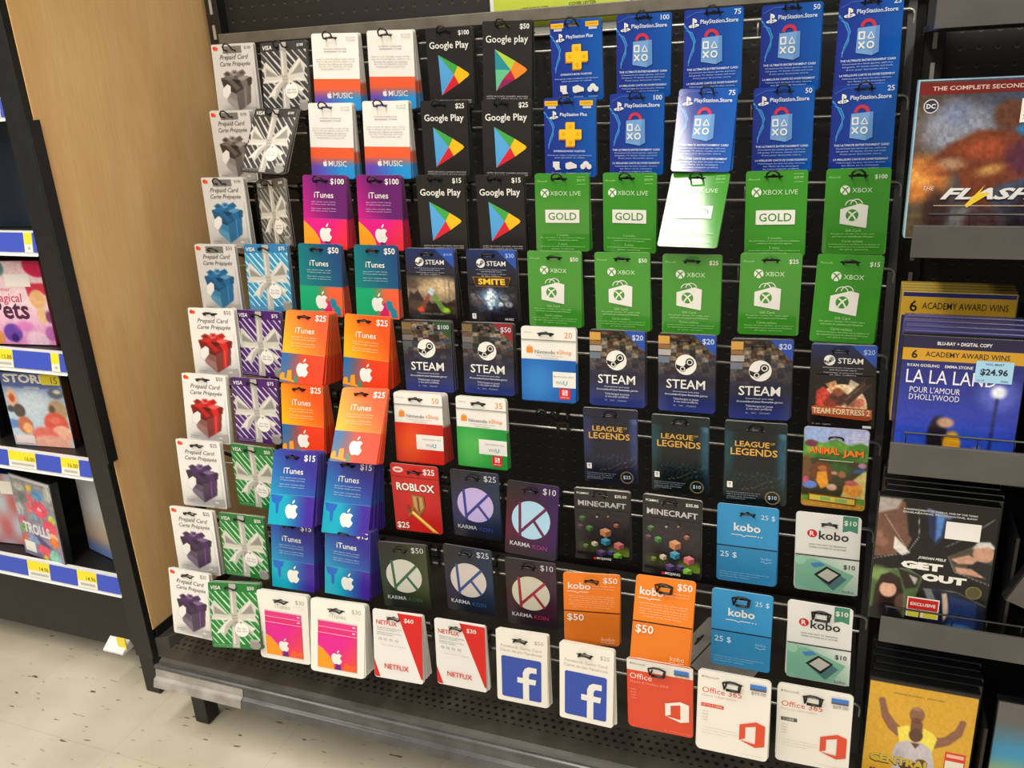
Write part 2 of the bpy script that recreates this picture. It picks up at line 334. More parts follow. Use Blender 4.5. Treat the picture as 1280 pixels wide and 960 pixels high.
def d_music(price):
    a = Art(*sz('music'))
    a.rect('orange_band', 0, .585, 1, .74, (238, 104, 58))
    def g(u, v):
        t = (v-.72)/.28; c = mixc((112, 84, 190), (46, 158, 224), (u-.15)/.55); return mixc((226, 108, 80), c, t*2.2)
    a.grad('gradient_band', .0, .72, 1, .985, g, 14, 12)
    apple(a, .33, .80, .055, WHITE); a.text('title', 'MUSIC', .41, .80, .42, WHITE, 'l', .012)
    a.fine('fine_print', ['12-month membership', 'abonnement 12 mois'], .5, .20, .03, .5, (168, 164, 158), hgt=.02)
    a.fine('fine_print', ['Listen to over 40 million songs, ad free.', 'Play on all your devices, online or off.', 'Ecoutez des millions de chansons.', 'Sur tous vos appareils, sans pub.', 'Redeemable in Canada only.'], .5, .33, .032, .84, (178, 174, 168))
    a.fine('fine_print', ['$119.99', '12 months'], .95, .06, .03, .2, (184, 180, 174), 'r')
    def base(u, v): return WHITE if v < .62 else mixc((112, 84, 190), (46, 158, 224), u) if v > .8 else (238, 104, 58)
    return a, base, dict(hole=(.42, .055, .28, .03), edge=(206, 203, 196))
def d_itunes(price, tint):
    a = Art(*sz('itunes'), 'film')
    if tint == 'magenta':
        def base(u, v):
            if v < .585: return mixc(mixc((116, 40, 118), (108, 38, 112), u), (226, 30, 146), (v*.9+.35-u*1.15))
            return mixc((226, 34, 140), (238, 60, 70), (u+v-1.25)*1.6)
        def pan(): 
            a.grad('colour_panel', 0, .585, 1, 1, base, 12, 8)
            a.poly('colour_panel', [(.0,.62),(.12,.68),(.25,.76),(.36,.86),(.40,.985),(.03,.985),(.0,.95)], (248, 164, 38)); a.poly('colour_panel', [(.46,.985),(.50,.9),(.58,.87),(.64,.985)], (120, 40, 110))
    elif tint == 'teal':
        def base(u, v):
            if v < .585: return mixc(mixc((22, 150, 130), (46, 74, 128), u*.9+.25-v*.5), (30, 96, 128), .25)
            return mixc((30, 170, 118), (242, 104, 66), (u-.38)*3.0)
        def pan():
            a.grad('colour_panel', 0, .585, 1, 1, base, 16, 8)
            a.poly('colour_panel', [(.55,.985),(.56,.86),(.66,.78),(.74,.80),(.76,.985)], (216, 40, 112)); a.poly('colour_panel', [(.70,.78),(.74,.74),(.84,.76),(.86,.83),(.95,.88),(.96,.985),(.82,.985),(.80,.9),(.72,.86)], (44, 140, 160))
    elif tint == 'orange':
        def base(u, v):
            if v < .585: return mixc((252, 184, 30), (240, 92, 34), (u*.95+.42-v*.95))
            return mixc(mixc((50, 110, 170), (120, 120, 130), (v-.6)*2), (236, 72, 34), (u-.12)*2.3)
        def pan():
            a.grad('colour_panel', 0, .585, 1, 1, base, 16, 8)
            a.poly('colour_panel', [(.0,.9),(.05,.86),(.1,.87),(.11,.94),(.16,.94),(.17,.83),(.26,.82),(.28,.95),(.33,.96),(.35,.985),(.0,.96)], (246, 160, 38)); a.poly('colour_panel', [(.34,.985),(.35,.9),(.39,.88),(.43,.985)], (60, 150, 110))
    else:
        def base(u, v):
            if v < .585: return mixc((30, 182, 206), (58, 48, 150), u*.55+.75-v*.95)
            return mixc((24, 172, 196), (76, 44, 158), (u-.35)*1.9)
        def pan():
            a.grad('colour_panel', 0, .585, 1, 1, base, 16, 8)
            a.poly('colour_panel', [(.02,.60),(.3,.61),(.26,.68),(.22,.70),(.21,.83),(.18,.86),(.15,.82),(.14,.72),(.06,.70)], (44, 110, 196))
    pan(); a.rect('panel_seam', 0, .583, 1, .589, (255, 255, 255) if tint == 'none' else mixc(base(.5, .57), (255, 255, 255), .25))
    apple(a, .515, .79, .16, WHITE)
    a.text('title', 'iTunes', .485, .265, .44, WHITE, bold=.012); a.text('price', price, .955, .085, .25 if len(price) < 4 else .31, WHITE, 'r', .03)
    lt = mixc(base(.5, .4), (255, 255, 255), .62)
    a.fine('fine_print', ['Apps, games, music, movies,', 'TV shows, books, and more.'], .48, .36, .033, .58, lt, hgt=.02); a.fine('fine_print', ['Apps, jeux, musique, films,', 'télé, livres et plus encore.'], .48, .45, .033, .58, lt, hgt=.02)
    return a, base, dict(hole=(.43, .075, .34, .04), edge=mixc(base(.95, .4), (206, 196, 190), .6), r=.0045)
def d_it30(price):
    a = Art(*sz('it30')); p = 'nested_cards_picture'
    a.text('title', 'iTunes', .5, .20, .30, (190, 186, 180)); a.text('price', price, .93, .11, .17, (176, 172, 166), 'r')
    a.rect(p, .13, .27, .87, .93, (206, 200, 196))
    for v0, c in ((.28, (226, 62, 136)), (.36, (224, 52, 130)), (.44, (222, 44, 140))):
        a.rect(p, .14, v0, .86, .92, (246, 190, 206)); a.rect(p, .14, v0+.007, .86, .92, c); a.rect(p, .78, v0+.03, .83, v0+.045, (250, 225, 230))
    a.grad(p, .14, .47, .86, .92, lambda u, v: mixc((224, 44, 150), (240, 92, 62), (u+v-1.15)*1.5), 10, 8)
    a.poly(p, [(.14,.62),(.24,.66),(.36,.75),(.44,.86),(.45,.92),(.14,.92)], (250, 160, 40)); a.poly(p, [(.46,.92),(.5,.82),(.56,.82),(.58,.92)], (110, 40, 130)); a.poly(p, [(.60,.92),(.66,.8),(.76,.84),(.86,.82),(.86,.92)], (244, 104, 50))
    apple(a, .50, .76, .115, WHITE)
    a.fine('fine_print', ['3 x $10 gift cards', '3 x 10 $'], .93, .16, .03, .2, (196, 192, 186), 'r', .014)
    return a, (lambda u, v: (238, 235, 226)), dict(hole=(.47, .12, .34, .04), edge=(222, 218, 206), r=.006)
def d_google(price, old=False):
    a = Art(*sz('google'), 'film'); p = 'play_triangle'
    A, B, Dp, M1, M2, Cc = (.25,.345), (.275,.875), (.90,.605), (.67,.495), (.67,.725), (.575,.605)
    bl, gr, ye, rd = ((96,172,226), (80,172,82), (248,196,40), (222,46,62))
    if old:
        bl = (60, 160, 140); gr = (176, 208, 74); ye = (244, 144, 52); rd = (190, 40, 74)
        a.poly(p, [A, B, Cc], (110, 196, 150)); a.poly(p, [A, (.26,.60), Cc], (48, 146, 160)); a.poly(p, [B, (.4,.735), Cc, M2], (150, 40, 100))
        a.poly(p, [(.42,.74), Cc, M2], rd)
    else:
        a.poly(p, [A, B, Cc], bl); a.poly(p, [B, Cc, M2], rd)
    a.poly(p, [A, Cc, M1], gr); a.poly(p, [M1, Cc, M2, (.88,.63), (.91,.605), (.88,.58)], ye)
    a.text('title', 'Google play' if old else 'Google Play', .5, .235, .86, WHITE, bold=.012 if old else .022); a.text('price', price, .955, .075, .19 if len(price) < 4 else .235, WHITE, 'r', .03)
    a.fine('fine_print', ['APPS BOOKS GAMES MOVIES', 'APPLIS LIVRES JEUX FILMS'], .5, .94, .03, .86, (196, 194, 190), hgt=.017, bold=.01)
    return a, (lambda u, v: (46, 44, 42)), dict(hole=(.42, .06, .3, .035), edge=(140, 137, 132), r=.003)
def strands(a):
    for k, c in enumerate(((70,150,210), (46,110,190), (92,166,216))):
        a.line('light_trails', [(.0+.02*k, .17+.03*k), (.10+.02*k, .26), (.17+.015*k, .36), (.17-.03*k, .46+.03*k), (.08, .60+.02*k)], .028-.008*k, c)
    a.line('light_trails', [(.03,.09),(.2,.035),(.4,.03)], .02, (60, 100, 180))
PSB = lambda u, v: mixc((40, 60, 150), (28, 96, 178), u*1.1-.1*v)
def d_ps(price):
    a = Art(*sz('ps'), 'gloss'); strands(a); W = (222, 230, 242)
    psmark(a, .17, .155, .085, WHITE); a.text('title', 'PlayStation.Store', .28, .15, .64, W, 'l', .025)
    a.text('price', price, .96, .055, .11 if len(price) < 3 else .15, W, 'r', .02)
    p = 'shopping_bag_picture'
    a.ring(p, .475, .315, .07, .125, (206, 62, 86), 0, 180); a.poly(p, [(.31,.325),(.655,.31),(.665,.60),(.56,.635),(.30,.60)], (124, 168, 218)); a.poly(p, [(.56,.635),(.60,.32),(.655,.31),(.665,.60)], (106, 152, 208))
    k = a.w/a.h
    for b in ((.335,.375,.43,.375),(.335,.445,.43,.445)): a.rect('button_symbols', b[0], b[1]-.009, b[2], b[1]+.009, WHITE)
    for u in (.34, .42): a.rect('button_symbols', u-.012, .37, u+.012, .45, WHITE)
    a.line('button_symbols', [(.475,.445),(.525,.375),(.575,.445),(.475,.445)], .024, WHITE)
    a.line('button_symbols', [(.335,.48),(.43,.555)], .026, WHITE); a.line('button_symbols', [(.43,.48),(.335,.555)], .026, WHITE); a.ring('button_symbols', .525, .518, .036, .06, WHITE)
    a.text('headline', 'THE ULTIMATE ENTERTAINMENT CARD', .5, .685, .88, W, bold=.02); a.fine('fine_print', ['Download the latest games, add-ons,', 'full games, TV shows, movies and music', 'from your favourite store.'], .5, .725, .033, .8, (170, 190, 226), hgt=.02)
    a.text('headline', 'LA MEILLEURE CARTE DE DIVERTISSEMENT', .5, .85, .88, W, bold=.02); a.fine('fine_print', ['Téléchargez les jeux les plus récents,', 'les films et la musique', 'de votre magasin préféré.'], .5, .89, .033, .8, (170, 190, 226), hgt=.02)
    return a, PSB, dict(hole=(.5, .05, .34, .04), edge=(60, 80, 140), r=.004)
def d_psplus(price):
    a = Art(*sz('ps'), 'gloss'); strands(a); W = (222, 230, 242); Y = (250, 200, 48)
    for u0, u1 in ((.02, .27), (.70, .95)): a.rect('yellow_tab#%g' % u0, u0, .035, u1, .095, (246, 186, 40)); a.text('yellow_tab#%g' % u0, '12 MONTHS', (u0+u1)/2, .065, .2, (110, 80, 30)); a.rect('yellow_tab#%g' % u0, u0+.06, .1, u1-.03, .13, (190, 200, 224))
    psmark(a, .20, .215, .08, WHITE); a.text('title', 'PlayStation Plus', .32, .21, .52, W, 'l', .025)
    k = a.w/a.h; cx, cy = .52, .45
    for dx, col in ((.025, (214, 140, 24)), (0, Y)):
        for hw, hh in ((.085, .215), (.215, .085)): a.rect('plus_sign', cx-hw-dx*.6, cy-hh*k+dx*k, cx+hw-dx*.6, cy+hh*k+dx*k, col)
    a.circ('plus_sign', cx-.14, cy, .035, (236, 176, 36)); a.circ('plus_sign', cx+.14, cy, .035, (236, 176, 36)); a.circ('plus_sign', cx, cy-.1, .035, (236, 176, 36)); a.circ('plus_sign', cx, cy+.1, .035, (236, 176, 36))
    a.text('headline', 'EXPERIENCE MORE TOGETHER', .5, .665, .62, W, bold=.02); a.fine('fine_print', ['Free games, online multiplayer and discounts', 'Jeux gratuits et rabais'], .5, .72, .03, .86, (170, 190, 226))
    q = 'three_icons'; a.poly(q, [(.17,.80),(.30,.80),(.30,.88),(.33,.90),(.22,.91),(.20,.88),(.17,.87)], WHITE); a.poly(q, [(.42,.82),(.52,.80),(.64,.84),(.64,.88),(.54,.89),(.46,.90),(.42,.88)], WHITE)
    a.circ(q, .76, .86, .05, WHITE); a.circ(q, .82, .835, .065, WHITE); a.circ(q, .88, .86, .05, WHITE); a.poly(q, [(.79,.91),(.82,.85),(.85,.91)], (40, 70, 160))
    for u in (.24, .53, .82): a.text('fine_print', 'download', u, .945, .18, (170, 190, 226))
    return a, PSB, dict(hole=(.45, .055, .28, .05), edge=(190, 196, 210), r=.004)
XG = (72, 152, 50)
def d_xbox(price):
    a = Art(*sz('xbox'), 'gloss'); Lt = (176, 222, 150)
    a.text('maker_mark', 'Microsoft', .05, .095, .18, Lt, 'l'); a.text('price', price, .945, .10, .15 if len(price) < 4 else .19, WHITE, 'r', .02)
    xball(a, .31, .245, .078, WHITE, XG); a.text('title', 'XBOX', .42, .247, .31, (214, 238, 200), 'l')
    p = 'shopping_bag_picture'; a.ring(p, .42, .425, .085, .10, WHITE, 10, 175); a.ring(p, .50, .415, .085, .10, WHITE, 10, 175)
    a.poly(p, [(.25,.465),(.555,.40),(.685,.425),(.675,.685),(.25,.635)], WHITE); xball(a, .44, .535, .10, XG, WHITE, 'bag_emblem')
    a.text('headline', 'Gift Card', .47, .715, .24, Lt); a.fine('fine_print', ['Buy games, movies, TV, music, apps', 'and more on console and Windows'], .47, .755, .03, .7, Lt)
    a.text('headline', 'Carte-cadeau', .47, .84, .33, Lt); a.fine('fine_print', ['Achetez des jeux, des films, de la musique et', 'des applications pour la console et Windows', 'et plus encore'], .5, .88, .03, .82, Lt)
    return a, (lambda u, v: XG), dict(hole=(.5, .08, .32, .035), edge=(206, 214, 190), r=.004)
def d_xgold(price):
    a = Art(*sz('xbox'), 'gloss'); Lt = (176, 222, 150)
    a.text('maker_mark', 'Microsoft', .05, .095, .18, Lt, 'l'); a.text('price', price, .93, .085, .15, Lt, 'r'); a.rect('price', .78, .04, .93, .045, Lt); a.rect('price', .78, .13, .93, .135, Lt)
    xball(a, .18, .245, .08, WHITE, XG); a.text('title', 'XBOX LIVE', .28, .247, .57, (206, 234, 190), 'l')
    a.rect('boxed_word', .18, .455, .82, .625, WHITE); a.text('boxed_word', 'GOLD', .5, .54, .53, (70, 140, 52), bold=.015)
    a.text('headline', '3 months', .5, .785, .22, Lt); a.fine('fine_print', ['Play with friends on the most advanced multiplayer', 'network and get free games'], .5, .82, .03, .84, Lt); a.text('headline', '3 mois', .5, .90, .17, Lt); a.fine('fine_print', ['Jouez avec vos amis sur le réseau multijoueur le', 'plus avancé'], .5, .935, .03, .84, Lt)
    return a, (lambda u, v: XG), dict(hole=(.45, .065, .32, .035), edge=(206, 214, 190), r=.004)
def d_steam(price, tint):
    a = Art(*sz('steam'), 'film'); rg = random.Random(len(tint)*7+3)
    cols = [(70,58,48), (120,92,66), (44,40,42), (96,84,74), (58,66,84), (150,132,110), (84,44,36), (36,34,36), (110,106,100), (70,74,60)]
    gx, gy = 9, 13; cells = {}
    for j in range(gy):
        for i in range(gx): cells[i, j] = rg.choice(cols)
    def col(u, v): 
        c = cells[min(gx-1, int(u*gx)), min(gy-1, int(v/.62*gy))]; s = .75+.5*(math.sin(u*57+v*31)*math.sin(v*83-u*23)*.5+.5)
        return mixc(tuple(min(255, x*s) for x in c), (38, 38, 66), (v-.28)/.34)
    a.grad('game_collage', .0, .02, 1, .62, col, 45, 48)
    for x, y, w_, h_, c in ((.0,.03,.2,.1,(206,160,80)), (.0,.14,.2,.05,(150,110,70)), (.0,.2,.22,.075,(176,172,170)), (.0,.29,.2,.08,(116,124,140))): a.rect('game_collage', x, y, x+w_, y+h_, mixc(c, (70, 64, 60), .0 if tint == 'blue' else .55))
    c = {'blue': (44, 84, 172), 'green': (52, 84, 48), 'red': (150, 34, 44)}[tint]
    a.poly('price_corner', [(.62,.0),(1,.0),(1,.26)], c); a.text('price', price, .97, .085, .2 if len(price) < 4 else .23, (206, 212, 230), 'r', .015)
    crank(a, .49, .385, .185); a.text('title', 'STEAM', .49, .635, .68, WHITE, bold=.018)
    a.fine('fine_print', ['Download and play', 'thousands of your favorite games'], .5, .735, .038, .46, (206, 206, 222), hgt=.024, bold=.01); a.text('fine_print', 'thousands of your favourite games', .5, .773, .76, (206, 206, 222), bold=.01)
    a.text('fine_print', 'Téléchargez et jouez', .5, .83, .45, (206, 206, 222), bold=.01); a.text('fine_print', 'à vos jeux préférés', .5, .865, .42, (206, 206, 222), bold=.01); a.text('fine_print', 'PC    MAC    STEAMOS', .48, .915, .4, (180, 184, 214))
    return a, (lambda u, v: mixc((44, 42, 60), (52, 66, 138), (v-.6)*2.6) if v > .5 else (50, 46, 46)), dict(hole=(.45, .09, .3, .035), edge=(196, 194, 194), r=.004)
def d_game(which, price):
    a = Art(*sz('steam'), 'film')
    a.poly('price_corner', [(.62,.0),(1,.0),(1,.26)], (48, 88, 176)); a.text('price', price, .97, .08, .17, (170, 190, 230), 'r', .015)
    crank(a, .29, .185, .088); a.text('title', 'STEAM', .42, .185, .38, WHITE, 'l', .02); a.fine('fine_print', ['Download and play this game on Steam', 'and thousands more'], .5, .27, .025, .62, (190, 190, 200), hgt=.015); a.fine('fine_print', ['Téléchargez et jouez sur Steam', 'et des milliers'], .5, .33, .025, .6, (190, 190, 200), hgt=.015)
    if which == 'ark':
        a.soft('landscape_picture', .0, .36, 1, .975, 60, 54, lambda u, v: mixc((46, 44, 54), (120, 104, 92), (v-.36)*7), [
            ('e',.60,.56,.5,.22,(196,170,130,.9),.5), ('e',.72,.50,.22,.12,(226,200,160,.8),.3), ('l',[(.80,.38),(.80,.70)],.02,(110,96,86,.6),.03), ('l',[(.88,.36),(.88,.72)],.03,(110,96,86,.6),.04), ('p',[(.0,.72),(.06,.60),(.13,.64),(.22,.58),(.30,.68),(.34,.74),(.42,.70),(.5,.78),(.66,.72),(.8,.76),(1,.70),(1,1),(0,1)],(58,46,40),.06), ('e',.2,.80,.25,.10,(88,70,58),.15), ('e',.86,.86,.2,.10,(74,66,50),.15), ('e',.12,.50,.14,.10,(70,56,50,.7),.15),
            ('p',[(.47,.58),(.54,.58),(.40,.78),(.28,.885),(.22,.885)],(150,80,60),.03), ('p',[(.47,.58),(.54,.58),(.84,.885),(.70,.885),(.58,.76)],(120,150,80),.03), ('e',.27,.865,.07,.06,(236,84,50),.10), ('e',.80,.865,.07,.06,(170,220,60),.10), ('e',.50,.60,.06,.07,(206,224,244),.10), ('p',[(.40,.765),(.60,.765),(.63,.80),(.37,.80)],(52,42,40),.02), ('e',.5,1.0,.8,.14,(36,32,32),.2)], .22, 3)
        a.text('game_title', 'SURVIVAL EVOLVED', .5, .915, .5, (136, 130, 124), bold=.02); base = lambda u, v: mixc((34, 52, 104), (46, 44, 54), v*2.6) if v < .6 else (44, 40, 38)
    elif which == 'smite':
        a.soft('storm_picture', .0, .48, 1, .97, 60, 50, (38, 36, 46), [
            ('e',.46,.68,.30,.20,(96,124,160,.9),.4), ('e',.46,.66,.12,.16,(206,226,246),.22), ('l',[(.46,.55),(.44,.80)],.06,(226,238,250,.8),.12), ('e',.74,.66,.10,.07,(120,124,134),.07), ('e',.82,.74,.08,.06,(150,150,156),.06), ('e',.66,.74,.05,.05,(196,200,206),.05), ('e',.90,.62,.06,.05,(70,66,76),.06), ('e',.18,.72,.14,.10,(84,80,86),.1), ('e',.12,.64,.08,.06,(110,100,100),.07), ('e',.28,.80,.10,.07,(60,66,84),.08), ('l',[(.2,.62),(.34,.74)],.02,(150,150,160),.03), ('l',[(.62,.64),(.8,.80)],.02,(60,56,66),.03), ('e',.5,.95,.7,.10,(34,31,38),.2)], .5, 5)
        a.poly('title_plate', [(.10,.365),(.90,.365),(.86,.43),(.83,.50),(.17,.50),(.14,.43)], (150, 106, 46)); a.poly('title_plate', [(.13,.378),(.87,.378),(.83,.49),(.17,.49)], (60, 46, 38)); a.text('game_title', 'SMITE', .5, .435, .56, (110, 70, 20), bold=.08, hgt=.092); a.text('game_title', 'SMITE', .5, .43, .55, (250, 206, 66), bold=.05, hgt=.082)
        a.rect('rating_box', .06, .88, .14, .955, WHITE); a.text('rating_box', 'T', .1, .918, .045, DARK, bold=.03); a.text('fine_print', 'HI-REZ', .92, .945, .18, (206, 206, 210), 'r', .03)
        base = lambda u, v: mixc((34, 52, 104), (36, 34, 44), v*2.4)
    else:
        a.soft('sunburst_dome', .08, .36, .97, .80, 60, 44, lambda u, v: mixc((36, 32, 40), (30, 24, 26), v), [
            ('e',.51,.735,.385,.385,(236,206,164),.02), ('p',[(.51,.735),(.1,.74),(.1,.56),(.22,.50)],(206,64,52,.95),.05), ('p',[(.51,.735),(.24,.47),(.40,.42)],(226,170,120,.8),.03), ('p',[(.51,.735),(.62,.40),(.78,.46)],(244,226,190,.8),.03), ('e',.46,.64,.17,.12,(84,52,42),.08), ('e',.44,.56,.08,.07,(150,84,60),.06), ('e',.66,.69,.12,.07,(176,110,92),.08), ('e',.78,.68,.07,.08,(206,120,100),.06), ('e',.32,.70,.10,.08,(150,60,46),.08), ('p',[(.50,.66),(.78,.44),(.86,.365),(.95,.42),(.93,.47),(.60,.72)],(74,54,50),.02), ('l',[(.56,.655),(.88,.42)],.025,(116,84,74),.03), ('e',.895,.42,.055,.065,(34,26,26),.03)], .25, 4)
        a.poly('title_plate', [(.03,.75),(.10,.735),(.97,.755),(.98,.87),(.90,.895),(.05,.855)], (176, 84, 42)); a.poly('title_plate', [(.04,.755),(.96,.765),(.96,.85),(.05,.835)], (206, 122, 74)); a.text('game_title', 'TEAM FORTRESS 2', .5, .805, .90, (90, 40, 24), bold=.07, hgt=.08); a.text('game_title', 'TEAM FORTRESS 2', .5, .80, .89, (248, 220, 186), bold=.04, hgt=.072)
        a.text('fine_print', 'PC   MAC   STEAMOS', .2, .965, .3, (190, 190, 200)); a.rect('rating_box', .84, .955, .97, .985, WHITE)
        base = lambda u, v: mixc((36, 50, 100), (30, 24, 26), v*3.2)
    return a, base, dict(hole=(.45, .075, .3, .035), edge=(206, 203, 200), r=.004)
def d_nint(price, tint):
    a = Art(*sz('nint'), 'matte'); c, c2 = {'red': ((206, 44, 34), (232, 92, 40)), 'green': ((40, 150, 66), (92, 186, 92)), 'blue': ((28, 98, 178), (58, 136, 204))}[tint]
    a.text('maker_mark', 'Nintendo', .05, .075, .16, (176, 172, 166), 'l'); a.text('price', price, .93, .095, .14, (236, 148, 70), 'r'); a.rect('fold_line', 0, .165, 1, .178, (150, 148, 144)); a.rect('fold_line', 0, .178, 1, .19, (206, 204, 198))
    a.poly('orange_bag', [(.10,.27),(.21,.265),(.215,.34),(.095,.345)], (240, 146, 50)); a.ring('orange_bag', .155, .27, .025, .036, (240, 146, 50), 0, 180)
    a.text('title', 'Nintendo', .25, .325, .37, (120, 118, 116), 'l'); a.text('title_second_word', 'eShop', .65, .325, .27, (238, 150, 84), 'l'); a.fine('fine_print', ['Prepaid card for digital content', 'Carte prépayée'], .52, .375, .028, .5, (186, 182, 176))
    a.grad('colour_panel', .0, .425, 1, .985, lambda u, v: mixc(c, c2, 1.1*math.exp(-((u-.3)**2*7+(v-.72)**2*10))), 14, 12)
    a.rect('white_inset', .44 if tint != 'blue' else .58, .58, 1, .79, WHITE); a.text('console_names', 'NINTENDO 3DS', .95, .645, .38, (110, 108, 106), 'r', hgt=.018); a.text('console_names', 'Wii', .63, .725, .13, (160, 160, 160), 'l'); a.text('console_names', 'U', .775, .725, .07, (60, 160, 190), 'l', .02)
    if tint != 'red':
        a.rect('red_square', .70, .80, .90, .945, (226, 40, 44)); a.rect('red_square', .755, .82, .795, .89, WHITE); a.rect('red_square', .81, .82, .85, .89, WHITE); a.circ('red_square', .775, .84, .012, (226, 40, 44)); a.circ('red_square', .83, .865, .012, (226, 40, 44)); a.text('red_square', 'SWITCH', .8, .92, .15, WHITE)
    return a, (lambda u, v: WHITE if v < .45 else c), dict(hole=(.45, .085, .32, .04), edge=mixc((226, 222, 212), c, .25), r=.005)
def d_lol(price, tint):
    a = Art(*sz('lol'), 'film'); c, hi = {'blue': ((28, 30, 50), (54, 64, 124)), 'teal': ((14, 25, 29), (26, 96, 112))}[tint]
    def base(u, v): return mixc(c, hi, .75*max(0, abs(u-.5)*2-.55)*(1-abs(v-.4)))
    sw = [('e',.0,.3,.16,.5,(*hi,.5),.3), ('e',1.0,.35,.14,.6,(*mixc(hi,(120,150,210),.3),.6),.25), ('e',.95,.12,.08,.1,(*mixc(hi,(160,190,230),.4),.6),.12)]
    for q in range(9):
        x0 = .12+.09*q; sw.append(('l', [(x0-.05,.82-.02*(q % 3)),(x0,.72-.03*(q % 2)),(x0+.05,.70),(x0+.07,.60+.02*(q % 4)),(x0+.13,.66),(x0+.16,.60)], .006, (*mixc(hi,(170,190,200),.35),.55), .012))
    sw += [('l',[(.3,.83),(.5,.80),(.68,.72),(.84,.70),(.97,.60)],.008,(140,120,76,.8),.012), ('l',[(.55,.84),(.7,.78),(.86,.76),(.98,.70)],.006,(130,112,76,.7),.012)]
    a.soft('swirl_picture', .01, .12, .99, .985, 64, 72, base, sw, .12, 2)
    G1 = (214, 168, 84)
    for dy_, gc in ((.006, (70, 52, 26)), (0, G1)): a.text('game_title', 'LEAGUE', .45, .265+dy_, .56, gc, bold=.03, hgt=.068); a.text('game_title', 'OF', .78, .245+dy_, .07, gc); a.text('game_title', 'LEGENDS', .48, .36+dy_, .76, gc, bold=.03, hgt=.085)
    a.ring('price_ring', .80, .905, .10, .125, (120, 110, 80)); a.text('price', price, .80, .905, .14, (200, 216, 226), bold=.01)
    a.rect('rating_box', .05, .74, .14, .815, WHITE); a.text('rating_box', 'T', .095, .775, .045, DARK, bold=.03); a.fine('fine_print', ['Riot Games prepaid card. See terms', 'before purchase. No refunds on', 'activated cards. Void where', 'prohibited.'], .05, .87, .026, .55, (140, 146, 154), 'l')
    return a, base, dict(hole=(.5, .085, .3, .03), edge=(214, 212, 208), r=.003)
def d_aj(price):
    a = Art(*sz('aj'), 'film'); p = 'jungle_picture'
    a.soft(p, .012, .012, .988, .985, 60, 84, lambda u, v: mixc((150, 176, 222), (190, 190, 226), u), [
        ('p',[(-.1,.22),(.12,.15),(.3,.19),(.5,.13),(.72,.2),(.9,.16),(1.1,.22),(1.1,1.1),(-.1,1.1)],(104,160,62),.04), ('e',.2,.27,.15,.1,(130,182,76),.1), ('e',.85,.25,.16,.12,(84,140,52),.1), ('e',.5,.36,.4,.10,(58,112,44),.14), ('p',[(-.1,.40),(.3,.37),(.7,.40),(1.1,.38),(1.1,.86),(-.1,.86)],(66,62,38),.06), ('e',.05,.55,.10,.3,(120,84,50),.08), ('e',.55,.5,.2,.13,(52,96,44),.14), ('e',.30,.56,.19,.20,(112,66,42),.05), ('p',[(.24,.55),(.38,.53),(.42,.72),(.30,.76),(.22,.66)],(232,158,50),.03), ('e',.31,.50,.07,.05,(190,110,62),.04), ('e',.62,.56,.06,.06,(166,106,66),.04), ('e',.5,.55,.05,.03,(196,140,110),.04), ('p',[(.62,.84),(.68,.70),(.80,.62),(.95,.50),(1.1,.48),(1.1,.86)],(214,196,130),.04), ('e',.80,.74,.15,.13,(226,156,60),.06), ('e',.77,.66,.10,.05,(190,96,100),.05), ('e',.88,.50,.10,.035,(48,106,150),.03,-12), ('e',.92,.43,.06,.05,(196,150,176),.05), ('e',.12,.72,.12,.07,(112,142,214),.03), ('e',.05,.66,.05,.06,(214,90,140),.03), ('e',.47,.73,.08,.06,(206,170,146),.04), ('e',.12,.20,.10,.06,(120,50,84),.05), ('e',.5,1.0,.8,.13,(206,156,70),.06)], .12, 8)
    a.poly('plank_sign', [(.11,.83),(.86,.85),(.86,.955),(.1,.925)], (150, 92, 42)); a.soft('plank_sign', .13, .85, .14, .86, 1, 1, (150, 92, 42), []); a.poly('plank_sign', [(.13,.845),(.84,.863),(.84,.93),(.13,.91)], (226, 206, 96)); a.rect('plank_sign', .30, .86, .46, .905, (150, 190, 110)); a.rect('plank_sign', .53, .87, .72, .915, (150, 190, 120))
    for dx, c in ((.008, (96, 36, 20)), (0, (244, 132, 36))): a.text('game_title', 'ANIMAL', .33+dx, .275+dx*.6, .46, c, bold=.05+2*dx, hgt=.085); a.text('game_title', 'JAM', .77+dx, .30+dx*.6, .32, c, bold=.05+2*dx, hgt=.10)
    a.rect('fine_print', .25, .385, .78, .395, (190, 206, 170)); a.fine('fine_print', ['gift certificate', 'certificat'], .93, .10, .03, .22, WHITE, 'r')
    return a, (lambda u, v: mixc((160, 178, 216), (92, 146, 60), (v-.06)*9) if v < .4 else (86, 66, 40) if v < .86 else (196, 146, 62)), dict(hole=(.5, .105, .32, .045), edge=(226, 222, 216), r=.005)
